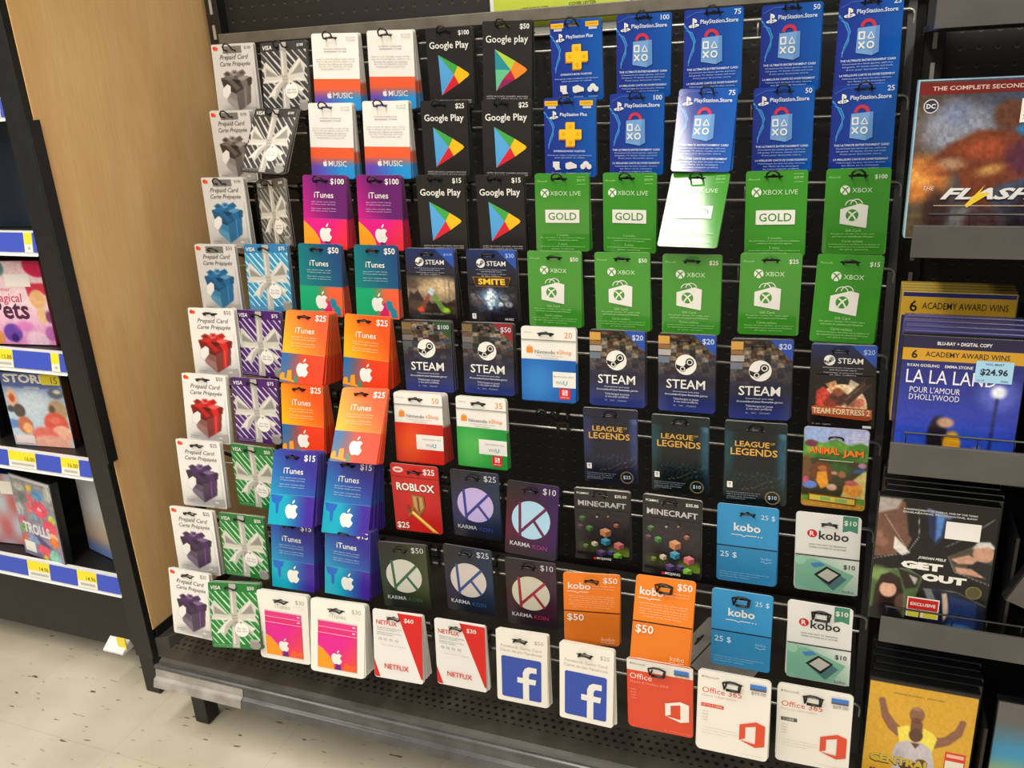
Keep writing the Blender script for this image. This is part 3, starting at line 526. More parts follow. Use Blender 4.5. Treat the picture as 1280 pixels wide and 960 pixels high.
def d_roblox(price):
    a = Art(*sz('roblox'), 'film'); 
    a.circ('white_oval', .16, .085, .11, (226, 200, 196), sy=.55); a.circ('white_oval', .16, .085, .07, (206, 90, 84), sy=.35); a.text('price', price, .93, .095, .24, WHITE, 'r', .02); a.rect('fold_line', 0, .185, 1, .192, (120, 30, 28))
    a.text('game_title', 'ROBLOX', .5, .335, .80, (60, 20, 18), bold=.07, hgt=.125); a.text('game_title', 'ROBLOX', .5, .33, .80, WHITE, bold=.045, hgt=.115)
    p = 'sword_picture'; a.poly(p, [(.33,.70),(.38,.66),(.86,.945),(.93,.99),(.80,.975)], (216, 176, 70)); a.poly(p, [(.36,.69),(.38,.675),(.84,.95),(.82,.955)], (250, 226, 140)); a.poly(p, [(.30,.76),(.42,.60),(.45,.62),(.34,.78)], (150, 110, 50)); a.poly(p, [(.27,.62),(.31,.60),(.38,.68),(.34,.71)], (110, 76, 44))
    p = 'shield_picture'; a.poly(p, [(.40,.43),(.66,.45),(.68,.62),(.55,.76),(.42,.62)], (150, 108, 60)); a.poly(p, [(.43,.455),(.63,.47),(.645,.61),(.55,.71),(.45,.61)], (196, 152, 92)); a.poly(p, [(.51,.47),(.56,.47),(.57,.70),(.53,.69)], (120, 84, 50))
    a.text('lower_price', price, .05, .915, .26, WHITE, 'l', .03)
    return a, (lambda u, v: mixc((206, 44, 42), (186, 34, 34), abs(u-.5)*2)), dict(hole=(.5, .105, .38, .035), edge=(200, 150, 146), r=.004)
def d_karma(price, tint):
    a = Art(*sz('karma'), 'film'); c0, c1, ln, ci = {'violet': ((54, 54, 96), (32, 54, 82), (64, 66, 150), (196, 180, 226)), 'magenta': ((86, 22, 50), (58, 20, 92), (106, 34, 76), (168, 202, 222)), 'green': ((36, 58, 44), (70, 76, 40), (60, 104, 76), (202, 202, 190)), 'blue': ((44, 40, 62), (28, 54, 84), (52, 84, 140), (206, 196, 190)), 'wine': ((66, 38, 46), (70, 36, 60), (160, 50, 70), (206, 202, 182))}[tint]
    def base(u, v): return mixc(mixc((40, 37, 40), c0, min(1, v*2.0)), c1, u*1.1-.2) if v < .74 else mixc(mixc(c0, c1, u), (30, 28, 34), (v-.74)*3)
    k = a.w/a.h; cx, cy, r = .49, .50, .375
    a.circ('round_emblem', cx, cy, r, ci, 40)
    a.line('round_emblem', [(cx-.23, cy-.335*k), (cx-.20, cy+.335*k)], .055, ln); a.line('round_emblem', [(cx-.20, cy+.26*k), (cx+.29, cy-.27*k)], .055, ln); a.line('round_emblem', [(cx+.04, cy-.02*k), (cx+.27, cy+.29*k)], .055, ln)
    a.text('price', price, .95, .09, .25, (206, 206, 212), 'r'); a.text('title', 'KARMA', .10, .845, .40, (200, 200, 206), 'l', .012); a.text('title_second_word', 'KOIN', .55, .85, .28, mixc(ln, (230, 90, 200) if tint in ('magenta', 'wine') else (120, 160, 170), .4 if tint == 'magenta' else .12), 'l', .02)
    return a, base, dict(hole=(.46, .105, .34, .035), edge=(120, 116, 124), r=.004)
def d_mine(price):
    a = Art(*sz('mine'), 'film'); rg = random.Random(5)
    a.text('corner_writing', 'PC&MAC', .05, .065, .22, WHITE, 'l', .02); a.text('price', price, .94, .075, .21, WHITE, 'r', .02)
    for d_, c in ((.008, (70, 66, 68)), (0, (196, 192, 194))): a.text('game_title', 'MINECRAFT', .5, .20+d_, .86, c, bold=.03, hgt=.075)
    a.soft('night_picture', .02, .28, .98, .92, 40, 40, (44, 40, 43), [('e',.82,.88,.22,.14,(120,150,50,.8),.25), ('e',.25,.82,.2,.10,(70,84,40,.8),.2), ('e',.5,.5,.5,.2,(56,46,54,.7),.4)], .2, 6)
    def cube(u, v, s, c):
        k = a.w/a.h; p = 'block_picture'; a.poly(p, [(u-s, v-s*.5*k), (u, v-s*k), (u+s, v-s*.5*k), (u, v)], mixc(c, (255, 255, 255), .2)); a.poly(p, [(u-s, v-s*.5*k), (u, v), (u, v+s*k), (u-s, v+s*.5*k)], c); a.poly(p, [(u, v), (u+s, v-s*.5*k), (u+s, v+s*.5*k), (u, v+s*k)], mixc(c, (0, 0, 0), .3))
    for u, v, s, c in ((.14,.42,.06,(60,104,52)), (.10,.54,.06,(86,54,80)), (.27,.55,.065,(64,128,58)), (.56,.59,.10,(196,132,88)), (.56,.72,.085,(60,140,170)), (.80,.76,.09,(206,108,112)), (.76,.47,.05,(150,92,72)), (.36,.76,.06,(206,190,160)), (.20,.80,.05,(110,120,60)), (.48,.88,.08,(86,58,112)), (.66,.86,.06,(80,60,130)), (.78,.90,.075,(120,186,60)), (.42,.36,.02,(190,170,150)), (.62,.34,.02,(160,120,60))): cube(u, v, s, c)
    a.rect('bottom_band', 0, .925, 1, .985, (26, 24, 24)); a.rect('maker_mark', .34, .943, .39, .972, (220, 50, 54)); a.text('maker_mark', 'MOJANG', .40, .957, .26, WHITE, 'l', .02)
    return a, (lambda u, v: (44, 40, 42)), dict(hole=(.46, .075, .3, .03), edge=(226, 222, 214), r=.004)
def book_line(a, part, u0, u1, v, col):
    m = (u0+u1)/2; a.line(part, [(u0, v), (m-.04, v), (m, v+.018), (m+.04, v), (u1, v)], .014, col)
def d_kobo(price, tint):
    a = Art(*sz('kobo'), 'matte'); c = {'orange': (240, 136, 44), 'blue': (64, 154, 206)}[tint]; Lt = mixc(c, (255, 255, 255), .55)
    a.rect('perforation', 0, .523, 1, .537, (40, 34, 30))
    if tint == 'orange':
        a.text('title', 'kobo', .08, .175, .40, WHITE, 'l', .03); book_line(a, 'title', .06, .44, .255, WHITE); a.text('price', price, .95, .085, .25, WHITE, 'r', .02)
        a.fine('fine_print', ['Choose from over five million eBooks', 'to read anywhere, any time. Redeem', 'the value of this card online at the', 'store. Choisissez parmi plus de cinq', 'millions de livres numériques a lire', 'partout et en tout temps.'], .5, .31, .03, .82, Lt, hgt=.017)
        a.fine('fine_print', ['Read freely. Lisez', 'librement partout'], .52, .16, .035, .4, Lt, 'l')
        a.text('lower_price', price, .06, .615, .30, WHITE, 'l', .02); a.text('lower_title', 'kobo', .92, .90, .24, Lt, 'r', .02); book_line(a, 'lower_title', .66, .92, .945, Lt)
    else:
        a.text('title', 'kobo', .5, .275, .44, WHITE, bold=.035); book_line(a, 'title', .24, .66, .375, WHITE); a.circ('title', .69, .378, .012, WHITE, 10); a.circ('title', .74, .378, .012, WHITE, 10)
        a.text('price', price, .95, .125, .23, (206, 232, 244), 'r'); a.text('lower_price', price, .06, .645, .28, (214, 236, 246), 'l', .008); a.text('lower_title', 'kobo', .92, .645, .17, (160, 208, 232), 'r'); book_line(a, 'lower_title', .74, .92, .685, (160, 208, 232))
        a.fine('fine_print', ['Redeem at the online store. Not redeemable for cash.', 'Echangez en ligne. Non remboursable.', 'See back for details.'], .06, .87, .03, .84, Lt, 'l', .013)
    return a, (lambda u, v: c if v < .53 else mixc(c, (0, 0, 0), .06)), dict(hole=(.5, .10, .28, .035), edge=mixc(c, (230, 226, 220), .5), r=.005)
def d_kobow(price):
    a = Art(*sz('kobo'), 'matte')
    a.poly('green_flag', [(.72,.0),(.95,.0),(.95,.20),(.835,.175),(.72,.20)], (76, 142, 118)); a.text('price', price, .835, .085, .19, WHITE, bold=.02)
    a.circ('red_disc', .255, .25, .078, (196, 36, 44)); a.text('red_disc', 'R', .255, .25, .075, WHITE, bold=.03); a.text('title', 'kobo', .36, .26, .46, DARK, 'l', .025)
    a.fine('fine_print', ['GIVE THE GIFT OF READING', 'OFFREZ LE PLAISIR DE LA LECTURE'], .5, .385, .035, .58, (130, 128, 126), hgt=.016); a.rect('perforation', 0, .523, 1, .537, (40, 36, 34))
    a.grad('reading_picture', .0, .545, 1, .985, lambda u, v: mixc((140, 190, 164), (226, 228, 224), (u*1.2+(.75-v)*1.6-.35)), 12, 10)
    a.poly('reading_picture', [(.0,.62),(.3,.565),(.93,.73),(.72,.97),(.30,.985),(.0,.9)], (134, 186, 160)); a.circ('reading_picture', .08, .60, .09, (160, 206, 180))
    a.poly('reader_picture', [(.35,.80),(.55,.67),(.82,.79),(.62,.955)], (90, 126, 130)); a.poly('reader_picture', [(.30,.77),(.50,.645),(.74,.73),(.55,.885)], (48, 46, 48)); a.poly('reader_picture', [(.36,.77),(.51,.675),(.69,.74),(.54,.845)], (196, 194, 184)); a.poly('reader_picture', [(.24,.63),(.40,.60),(.48,.635),(.30,.675)], (80, 140, 196))
    a.text('lower_price', price, .94, .63, .18, DARK, 'r', .015); a.text('lower_title', 'kobo', .94, .945, .18, (120, 116, 112), 'r')
    return a, (lambda u, v: (228, 227, 224)), dict(hole=(.52, .12, .28, .035), edge=(222, 220, 214), r=.005)
NR = (214, 42, 40)
def d_netflix(price):
    a = Art(*sz('netflix'), 'matte')
    a.poly('red_wedge', [(.50,.012),(.985,.012),(.999,.03),(.999,.93),(.965,.93)], NR); a.poly('red_wedge', [(.0,.72),(.12,.985),(.02,.985),(.0,.96)], NR); a.text('price', price, .83, .105, .19, WHITE, 'r', .02)
    a.text('title', 'NETFLIX', .07, .175, .42, NR, 'l', .02, hgt=.062); a.fine('fine_print', ['Watch TV shows and movies', 'anytime, anywhere'], .08, .25, .03, .5, GREY, 'l'); a.fine('fine_print', ['Regardez des films et séries', 'en tout temps'], .08, .32, .028, .5, GREY, 'l')
    for u in (.14, .25, .36, .48): a.rect('device_icons', u-.03, .40, u+.03, .425, GREY); a.rect('device_icons', u-.022, .405, u+.022, .42, WHITE)
    a.fine('fine_print', ['Works on the devices you already own'], .42, .49, .03, .5, (180, 178, 174)); a.text('lower_title', 'NETFLIX', .47, .80, .50, NR, bold=.02, hgt=.075)
    return a, (lambda u, v: (234, 232, 228)), dict(hole=(.43, .095, .32, .035), edge=(226, 220, 214), r=.004)
def d_fb(price):
    a = Art(*sz('fb'), 'matte')
    a.text('price', price, .92, .115, .17, (176, 172, 164), 'r'); a.text('headline', 'Facebook Game Card', .10, .215, .78, (186, 182, 174), 'l'); a.text('headline', 'Carte de jeu Facebook', .08, .28, .82, (186, 182, 174), 'l')
    a.poly('blue_square', [(.10,.37),(.13,.355),(.85,.355),(.88,.37),(.88,.915),(.85,.93),(.13,.93),(.10,.915)], (62, 88, 176))
    a.poly('letter_mark', [(.52,.93),(.52,.70),(.41,.70),(.41,.625),(.52,.625),(.52,.55),(.56,.49),(.63,.46),(.79,.46),(.79,.535),(.69,.535),(.655,.55),(.64,.58),(.64,.625),(.78,.625),(.765,.70),(.64,.70),(.64,.93)], (236, 233, 224))
    return a, (lambda u, v: (238, 234, 224)), dict(hole=(.47, .115, .32, .04), edge=(228, 223, 210), r=.004)
def door(a, u0, v0, u1, v1, col):
    a.poly('open_door_logo', [(u0+(u1-u0)*x, v0+(v1-v0)*y) for x, y in ((0,.2),(.64,0),(1,.1),(1,.9),(.64,1),(0,.8),(.64,.865),(.64,.165),(.23,.265),(.23,.71),(0,.8))], col)
def d_office(price, kind):
    nm = 'office' if kind == 'red' else 'office365'; a = Art(*sz(nm), 'film'); O = (222, 84, 52)
    if kind == 'red':
        a.rect('white_strip', .0, .012, 1, .165, (230, 226, 218)); a.text('title', 'Office', .04, .245, .34, (246, 226, 214), 'l'); a.text('headline', 'Home & Student 2016', .05, .325, .58, (240, 170, 146), 'l')
        a.fine('fine_print', ['Word', 'Excel', 'PowerPoint', 'OneNote'], .05, .44, .04, .08, (240, 176, 152), 'l', .016); door(a, .58, .50, .94, .80, (244, 236, 226)); a.fine('fine_print', ['For 1 PC, one-time purchase'], .96, .955, .03, .4, (240, 176, 152), 'r', .013)
        base = lambda u, v: (222, 82, 50)
    else:
        a.text('title', 'Office 365', .06, .235, .55, O, 'l'); a.text('headline', 'Home subscription' if kind == 'home' else 'Personal subscription', .06, .305, .48, (216, 190, 176), 'l')
        if kind == 'home': a.rect('notice_bar', .05, .40, .37, .445, O); a.text('notice_bar', 'UP TO 5 USERS', .21, .422, .28, WHITE)
        else: a.rect('notice_bar', .06, .41, .28, .455, (92, 88, 86)); a.text('notice_bar', '1 USER', .17, .432, .14, WHITE)
        a.fine('fine_print', ['Word', 'Excel', 'PowerPoint', 'Outlook'], .07, .50, .035, .08, (200, 190, 180), 'l', .015); door(a, .60, .52, .95, .84, O)
        a.fine('fine_print', ['1 TB of cloud storage per user,', 'premium versions of the applications', 'for your devices'], .08, .70, .035, .5, (200, 194, 186), 'l', .013); a.fine('fine_print', ['12 month subscription'], .95, .945, .03, .34, (200, 194, 186), 'r', .013)
        base = lambda u, v: (238, 234, 226)
    a.rect('maker_mark', .05, .055, .075, .075, (150, 146, 140)); a.text('maker_mark', 'Microsoft', .09, .065, .2, (150, 146, 140), 'l'); a.rect('blue_tab', .72, .06, .94, .105, (62, 130, 206)); a.rect('blue_tab', .72, .105, .94, .13, (96, 96, 110)); a.text('price', price, .94, .165 if kind != 'red' else .135, .2, (140, 136, 130), 'r')
    return a, base, dict(hole=(.48, .11, .3, .04), edge=(222, 216, 204), r=.006)
def sz(k): return (SIZE[k][0]*S, SIZE[k][1]*S)
FAM = {'prepaid': d_prepaid, 'visa': d_visa}

# ------------------------------------------------------------------ the setting
def floor_mat():
    m = bpy.data.materials.new('speckled_vinyl_tile'); m.use_nodes = True; nt = m.node_tree; b = nt.nodes['Principled BSDF']
    b.inputs['Roughness'].default_value = .35
    tc = nt.nodes.new('ShaderNodeTexCoord')
    mp = nt.nodes.new('ShaderNodeMapping'); mp.inputs['Rotation'].default_value = (0, 0, -.75); mp.inputs['Scale'].default_value = (24, 100, 1)
    nt.links.new(tc.outputs['Object'], mp.inputs['Vector'])
    v = nt.nodes.new('ShaderNodeTexNoise'); v.inputs['Scale'].default_value = 1.0; v.inputs['Detail'].default_value = 3; v.inputs['Roughness'].default_value = .5
    nt.links.new(mp.outputs['Vector'], v.inputs['Vector'])
    r = nt.nodes.new('ShaderNodeValToRGB'); e = r.color_ramp.elements
    e[0].position = .29; e[0].color = lin((136, 118, 96))+(1,); e[1].position = .345; e[1].color = (1, 1, 1, 1)
    nt.links.new(v.outputs['Fac'], r.inputs['Fac'])
    n2 = nt.nodes.new('ShaderNodeTexNoise'); n2.inputs['Scale'].default_value = 6; n2.inputs['Detail'].default_value = 8; nt.links.new(tc.outputs['Object'], n2.inputs['Vector'])
    r2 = nt.nodes.new('ShaderNodeValToRGB'); r2.color_ramp.elements[0].color = lin((186, 176, 154))+(1,); r2.color_ramp.elements[1].color = lin((206, 197, 176))+(1,)
    r2.color_ramp.elements[0].position = .3; r2.color_ramp.elements[1].position = .7
    nt.links.new(n2.outputs['Fac'], r2.inputs['Fac'])
    bk = nt.nodes.new('ShaderNodeTexBrick'); bk.offset = 0; bk.inputs['Scale'].default_value = 1; bk.inputs['Brick Width'].default_value = .305; bk.inputs['Row Height'].default_value = .305; bk.inputs['Mortar Size'].default_value = .0012
    for i, c in enumerate(((1,1,1,1), (.97,.97,.965,1), (.90,.89,.87,1))): bk.inputs[('Color1','Color2','Mortar')[i]].default_value = c
    nt.links.new(tc.outputs['Object'], bk.inputs['Vector'])
    m1 = nt.nodes.new('ShaderNodeMixRGB'); m1.blend_type = 'MULTIPLY'; m1.inputs[0].default_value = 1; nt.links.new(r2.outputs['Color'], m1.inputs[1]); nt.links.new(r.outputs['Color'], m1.inputs[2])
    m2 = nt.nodes.new('ShaderNodeMixRGB'); m2.blend_type = 'MULTIPLY'; m2.inputs[0].default_value = 1; nt.links.new(m1.outputs['Color'], m2.inputs[1]); nt.links.new(bk.outputs['Color'], m2.inputs[2])
    nt.links.new(m2.outputs['Color'], b.inputs['Base Color']); return m
def pegboard_mat():
    m = bpy.data.materials.new('dark_pegboard'); m.use_nodes = True; nt = m.node_tree; b = nt.nodes['Principled BSDF']; b.inputs['Roughness'].default_value = .5
    tc = nt.nodes.new('ShaderNodeTexCoord'); mu = nt.nodes.new('ShaderNodeVectorMath'); mu.operation = 'SCALE'; mu.inputs['Scale'].default_value = 1/.0254
    nt.links.new(tc.outputs['Object'], mu.inputs[0])
    fr = nt.nodes.new('ShaderNodeVectorMath'); fr.operation = 'FRACTION'; nt.links.new(mu.outputs['Vector'], fr.inputs[0])
    sp = nt.nodes.new('ShaderNodeSeparateXYZ'); nt.links.new(fr.outputs['Vector'], sp.inputs[0])
    def dist(cx, cz):
        cb = nt.nodes.new('ShaderNodeCombineXYZ'); nt.links.new(sp.outputs['X'], cb.inputs['X']); nt.links.new(sp.outputs['Z'], cb.inputs['Y'])
        d = nt.nodes.new('ShaderNodeVectorMath'); d.operation = 'DISTANCE'; d.inputs[1].default_value = (cx, cz, 0); nt.links.new(cb.outputs['Vector'], d.inputs[0]); return d
    def step(d, r0, r1, c0, c1):
        r = nt.nodes.new('ShaderNodeValToRGB'); r.color_ramp.elements[0].position = r0; r.color_ramp.elements[1].position = r1; r.color_ramp.elements[0].color = c0; r.color_ramp.elements[1].color = c1
        nt.links.new(d.outputs['Value'], r.inputs['Fac']); return r
    base = lin((27, 25, 23))+(1,)
    rim = step(dist(.5, .46), .10, .15, lin((78, 73, 67))+(1,), base)          # bevelled rim of each hole, highlight painted along its lower side
    hole = step(dist(.5, .52), .10, .13, (0, 0, 0, 1), (1, 1, 1, 1))
    mx = nt.nodes.new('ShaderNodeMixRGB'); mx.blend_type = 'MULTIPLY'; mx.inputs[0].default_value = 1
    nt.links.new(rim.outputs['Color'], mx.inputs[1]); nt.links.new(hole.outputs['Color'], mx.inputs[2]); nt.links.new(mx.outputs['Color'], b.inputs['Base Color']); return m
def wood_mat():
    m = bpy.data.materials.new('maple_laminate'); m.use_nodes = True; nt = m.node_tree; b = nt.nodes['Principled BSDF']; b.inputs['Roughness'].default_value = .42
    tc = nt.nodes.new('ShaderNodeTexCoord'); mp = nt.nodes.new('ShaderNodeMapping'); mp.inputs['Scale'].default_value = (1, 5, 1.3); nt.links.new(tc.outputs['Object'], mp.inputs['Vector'])
    n = nt.nodes.new('ShaderNodeTexNoise'); n.inputs['Scale'].default_value = 2.2; n.inputs['Detail'].default_value = 7; n.inputs['Distortion'].default_value = .6; nt.links.new(mp.outputs['Vector'], n.inputs['Vector'])
    r = nt.nodes.new('ShaderNodeValToRGB'); e = r.color_ramp.elements; e[0].position = .3; e[0].color = lin((232, 182, 120))+(1,); e[1].position = .72; e[1].color = lin((246, 204, 142))+(1,)
    nt.links.new(n.outputs['Fac'], r.inputs['Fac'])
    mp2 = nt.nodes.new('ShaderNodeMapping'); mp2.inputs['Scale'].default_value = (1, 120, 7); nt.links.new(tc.outputs['Object'], mp2.inputs['Vector'])
    n2 = nt.nodes.new('ShaderNodeTexNoise'); n2.inputs['Scale'].default_value = 2; n2.inputs['Detail'].default_value = 4; nt.links.new(mp2.outputs['Vector'], n2.inputs['Vector'])
    r2 = nt.nodes.new('ShaderNodeValToRGB'); r2.color_ramp.elements[0].position = .3; r2.color_ramp.elements[0].color = (.93, .92, .90, 1); r2.color_ramp.elements[1].position = .6; r2.color_ramp.elements[1].color = (1, 1, 1, 1)
    nt.links.new(n2.outputs['Fac'], r2.inputs['Fac'])
    mx = nt.nodes.new('ShaderNodeMixRGB'); mx.blend_type = 'MULTIPLY'; mx.inputs[0].default_value = 1; nt.links.new(r.outputs['Color'], mx.inputs[1]); nt.links.new(r2.outputs['Color'], mx.inputs[2]); nt.links.new(mx.outputs['Color'], b.inputs['Base Color']); return m
M_wood = wood_mat()

b = MB(); b.box((-3.5, -3.2, -.05), (2.6, 1.75, 0)); tag(b.build('floor', floor_mat()), kind='structure')
b = MB(); b.ubox((-1.03, 1.30, -.97), (1.2, 1.33, .95)); tag(b.build('wall_back', pegboard_mat()), kind='structure')

RY, RZ, DY = 1.26504, .0423, .03998
def rail(r): return RY-DY*(r-1), RZ-.1*(r-1)

# ------------------------------------------------------------------ the gift card rack
rack = empty('gift_card_rack', G(-.45, 1.1, -.97)); tag(rack, 'black wire gift card rack with sloping sides and a perforated bottom deck', 'display rack'); INV = rack.matrix_world.inverted()
XL, XR = -.962, .050
b = MB(); b.ubox((-.99, 1.262, .061), (.075, 1.275, .078)); b.build('top_bar', M_bar, rack, .0015, INV)
for x in (XL-.012, XR):
    b = MB(); y0, z0 = rail(.7); y1, z1 = rail(9.6)
    p = [(S*(y0+.005), S*(z0+ZF)), (S*(y0+.022), S*(z0+ZF)), (S*(y1+.022), S*(z1+ZF)), (S*(y1+.005), S*(z1+ZF))]
    b.prism(p, S*x, S*(x+.011)); b.build('side_bar', M_black, rack, .001, INV)
for r in range(1, 10):
    y, z = rail(r); b = MB(); x0, x1 = XL, XR+.008; e = .006; pts = []
    zt, zb = z, z-.0225
    pts = [G(x0+e, y, zt), G(x1-e, y, zt), G(x1-.0018, y, zt-.0018), G(x1, y, zt-e), G(x1, y, zb+e), G(x1-.0018, y, zb+.0018), G(x1-e, y, zb), G(x0+e, y, zb), G(x0+.0018, y, zb+.0018), G(x0, y, zb+e), G(x0, y, zt-e), G(x0+.0018, y, zt-.0018)]
    b.tube(pts, .0021*S, 6, True)
    for x in (-.745, -.29, -.13): b.tube([G(x, y+.002, zt), G(x, y+.002, zb)], .0016*S, 5)
    b.build('wire_rail', M_wire, rack, 0, INV, True)
for x in (-.93, .02):
    b = MB(); b.ubox((x-.0, .858, -.968), (x+.026, .886, -.868)); b.build('leg', M_black, rack, .002, INV)
def deck_mat():
    m = mat('perforated_deck', (62, 57, 50), .4, noise=.25, nscale=25); nt = m.node_tree; b_ = nt.nodes['Principled BSDF']; src = b_.inputs['Base Color'].links[0].from_socket
    tc = nt.nodes.new('ShaderNodeTexCoord'); mp = nt.nodes.new('ShaderNodeMapping'); mp.inputs['Scale'].default_value = (1/.0145, 1/.0145, 0); nt.links.new(tc.outputs['Object'], mp.inputs['Vector'])
    sp = nt.nodes.new('ShaderNodeSeparateXYZ'); nt.links.new(mp.outputs['Vector'], sp.inputs[0])
    fl = nt.nodes.new('ShaderNodeMath'); fl.operation = 'FLOOR'; nt.links.new(sp.outputs['Y'], fl.inputs[0])
    md = nt.nodes.new('ShaderNodeMath'); md.operation = 'MULTIPLY_ADD'; md.inputs[1].default_value = .5; nt.links.new(fl.outputs[0], md.inputs[0]); nt.links.new(sp.outputs['X'], md.inputs[2])
    cb = nt.nodes.new('ShaderNodeCombineXYZ'); nt.links.new(md.outputs[0], cb.inputs['X']); nt.links.new(sp.outputs['Y'], cb.inputs['Y'])
    fr = nt.nodes.new('ShaderNodeVectorMath'); fr.operation = 'FRACTION'; nt.links.new(cb.outputs['Vector'], fr.inputs[0])
    d = nt.nodes.new('ShaderNodeVectorMath'); d.operation = 'DISTANCE'; d.inputs[1].default_value = (.5, .5, 0); nt.links.new(fr.outputs['Vector'], d.inputs[0])
    r_ = nt.nodes.new('ShaderNodeValToRGB'); r_.color_ramp.elements[0].position = .20; r_.color_ramp.elements[0].color = (.15, .15, .15, 1); r_.color_ramp.elements[1].position = .30; r_.color_ramp.elements[1].color = (1, 1, 1, 1)
    nt.links.new(d.outputs['Value'], r_.inputs['Fac'])
    # three rows of punched holes near the front edge
    c1 = nt.nodes.new('ShaderNodeMath'); c1.operation = 'COMPARE'; c1.inputs[1].default_value = -17.0; c1.inputs[2].default_value = 1.5; nt.links.new(sp.outputs['Y'], c1.inputs[0])
    mx = nt.nodes.new('ShaderNodeMixRGB'); mx.blend_type = 'MULTIPLY'; nt.links.new(c1.outputs[0], mx.inputs[0]); nt.links.new(src, mx.inputs[1]); nt.links.new(r_.outputs['Color'], mx.inputs[2])
    nt.links.new(mx.outputs['Color'], b_.inputs['Base Color']); return m
b = MB(); y0 = .842
pr = [(1.29,-.856),(1.29,-.845),(.862,-.845),(.852,-.8455),(.846,-.848),(.843,-.852),(.842,-.866),(.85,-.866),(.852,-.856)]
b.prism([(S*p[0], S*(p[1]+ZF)) for p in pr], S*-.965, S*.058); b.build('deck', deck_mat(), rack, 0, INV)
def lip_mat():
    m = mat('scuffed_price_channel', (104, 100, 96), .3, noise=.35, nscale=14, spec=.6); nt = m.node_tree; b_ = nt.nodes['Principled BSDF']; src = b_.inputs['Base Color'].links[0].from_socket
    tc = nt.nodes.new('ShaderNodeTexCoord'); mp = nt.nodes.new('ShaderNodeMapping'); mp.inputs['Scale'].default_value = (6, 1, 60); nt.links.new(tc.outputs['Object'], mp.inputs['Vector'])
    n = nt.nodes.new('ShaderNodeTexNoise'); n.inputs['Scale'].default_value = 1.5; n.inputs['Detail'].default_value = 5; nt.links.new(mp.outputs['Vector'], n.inputs['Vector'])
    r_ = nt.nodes.new('ShaderNodeValToRGB'); r_.color_ramp.elements[0].position = .35; r_.color_ramp.elements[0].color = (.42, .41, .42, 1); r_.color_ramp.elements[1].position = .65; r_.color_ramp.elements[1].color = (1.0, .98, .95, 1); nt.links.new(n.outputs['Fac'], r_.inputs['Fac'])
    mx = nt.nodes.new('ShaderNodeMixRGB'); mx.blend_type = 'MULTIPLY'; mx.inputs[0].default_value = 1; nt.links.new(src, mx.inputs[1]); nt.links.new(r_.outputs['Color'], mx.inputs[2]); nt.links.new(mx.outputs['Color'], b_.inputs['Base Color']); return m
b = MB(); pr = [(.8425,-.8505),(.839,-.8500),(.836,-.8515),(.8355,-.8545),(.8375,-.8562),(.8355,-.8690),(.8300,-.8712),(.8262,-.8835),(.8272,-.8850),(.8300,-.8850),(.8420,-.866)]
lm = lip_mat(); b.prism([(S*p[0], S*(p[1]+ZF)) for p in pr], S*-.968, S*.058); lip = b.build('price_channel', mat('dark_price_channel', (78, 76, 76), .25, noise=.35, nscale=16, spec=.6), rack, .0008, INV)
b = MB(); pr = [(.8370,-.8562),(.8349,-.8688),(.8294,-.8710),(.8257,-.8830),(.8252,-.8830),(.8289,-.8706),(.8344,-.8684),(.8364,-.8562)]
b.prism([(S*p[0], S*(p[1]+ZF)) for p in pr], S*-.966, S*-.80); t = b.build('paper_strip', mat('worn_grey_strip', (150, 144, 136), .35, noise=.3, nscale=30), lip, 0, INV); t['label'] = 'scuffed light grey paper strip'

def upright(x, label):
    u = empty('slotted_upright', G(x, 1.288, -.97)); tag(u, label, 'shelf upright'); iv = u.matrix_world.inverted()
    b = MB(); b.ubox((x-.012, 1.279, -.968), (x+.012, 1.299, .9)); b.build('post', M_black, u, .001, iv)
    b = MB(); z = -.93
    while z < .88:
        b.ubox((x-.0025, 1.2775, z), (x+.0025, 1.2795, z+.022)); z += .0385
    b.build('slot_strip', M_slot, u, 0, iv)
    return u
upright(-1.008, 'black slotted steel post beside the wood panel, behind the card rack')
upright(.085, 'black slotted steel post between the card rack and the movies')

# ------------------------------------------------------------------ lime sign behind the top bar
sg = empty('lime_sign', G(-.41, 1.287, .055)); tag(sg, 'lime green paper sign with white border behind the top bar of the rack', 'sign'); iv = sg.matrix_world.inverted()
b = MB(); b.ubox((-.515, 1.285, .042), (-.305, 1.287, .20)); b.build('white_card', mat('white_sign_card', (226, 224, 214), .5), sg, 0, iv)
b = MB(); b.ubox((-.509, 1.2842, .055), (-.312, 1.2849, .194)); b.build('lime_field', mat('lime_print', (190, 204, 60), .5, noise=.05), sg, 0, iv)
a = Art(.20*S, .14*S)
a.text('sign_writing', 'LANGUAGE IN CORE', .32, .823, .21, (96, 104, 40), bold=.02); a.text('sign_writing', 'COVER LETTER', .68, .812, .2, (96, 104, 40), bold=.02)
for n_, me in a.meshes():
    o = link(n_, me, sg); o.matrix_local = iv @ Matrix.Translation(G(-.41, 1.284, .195))

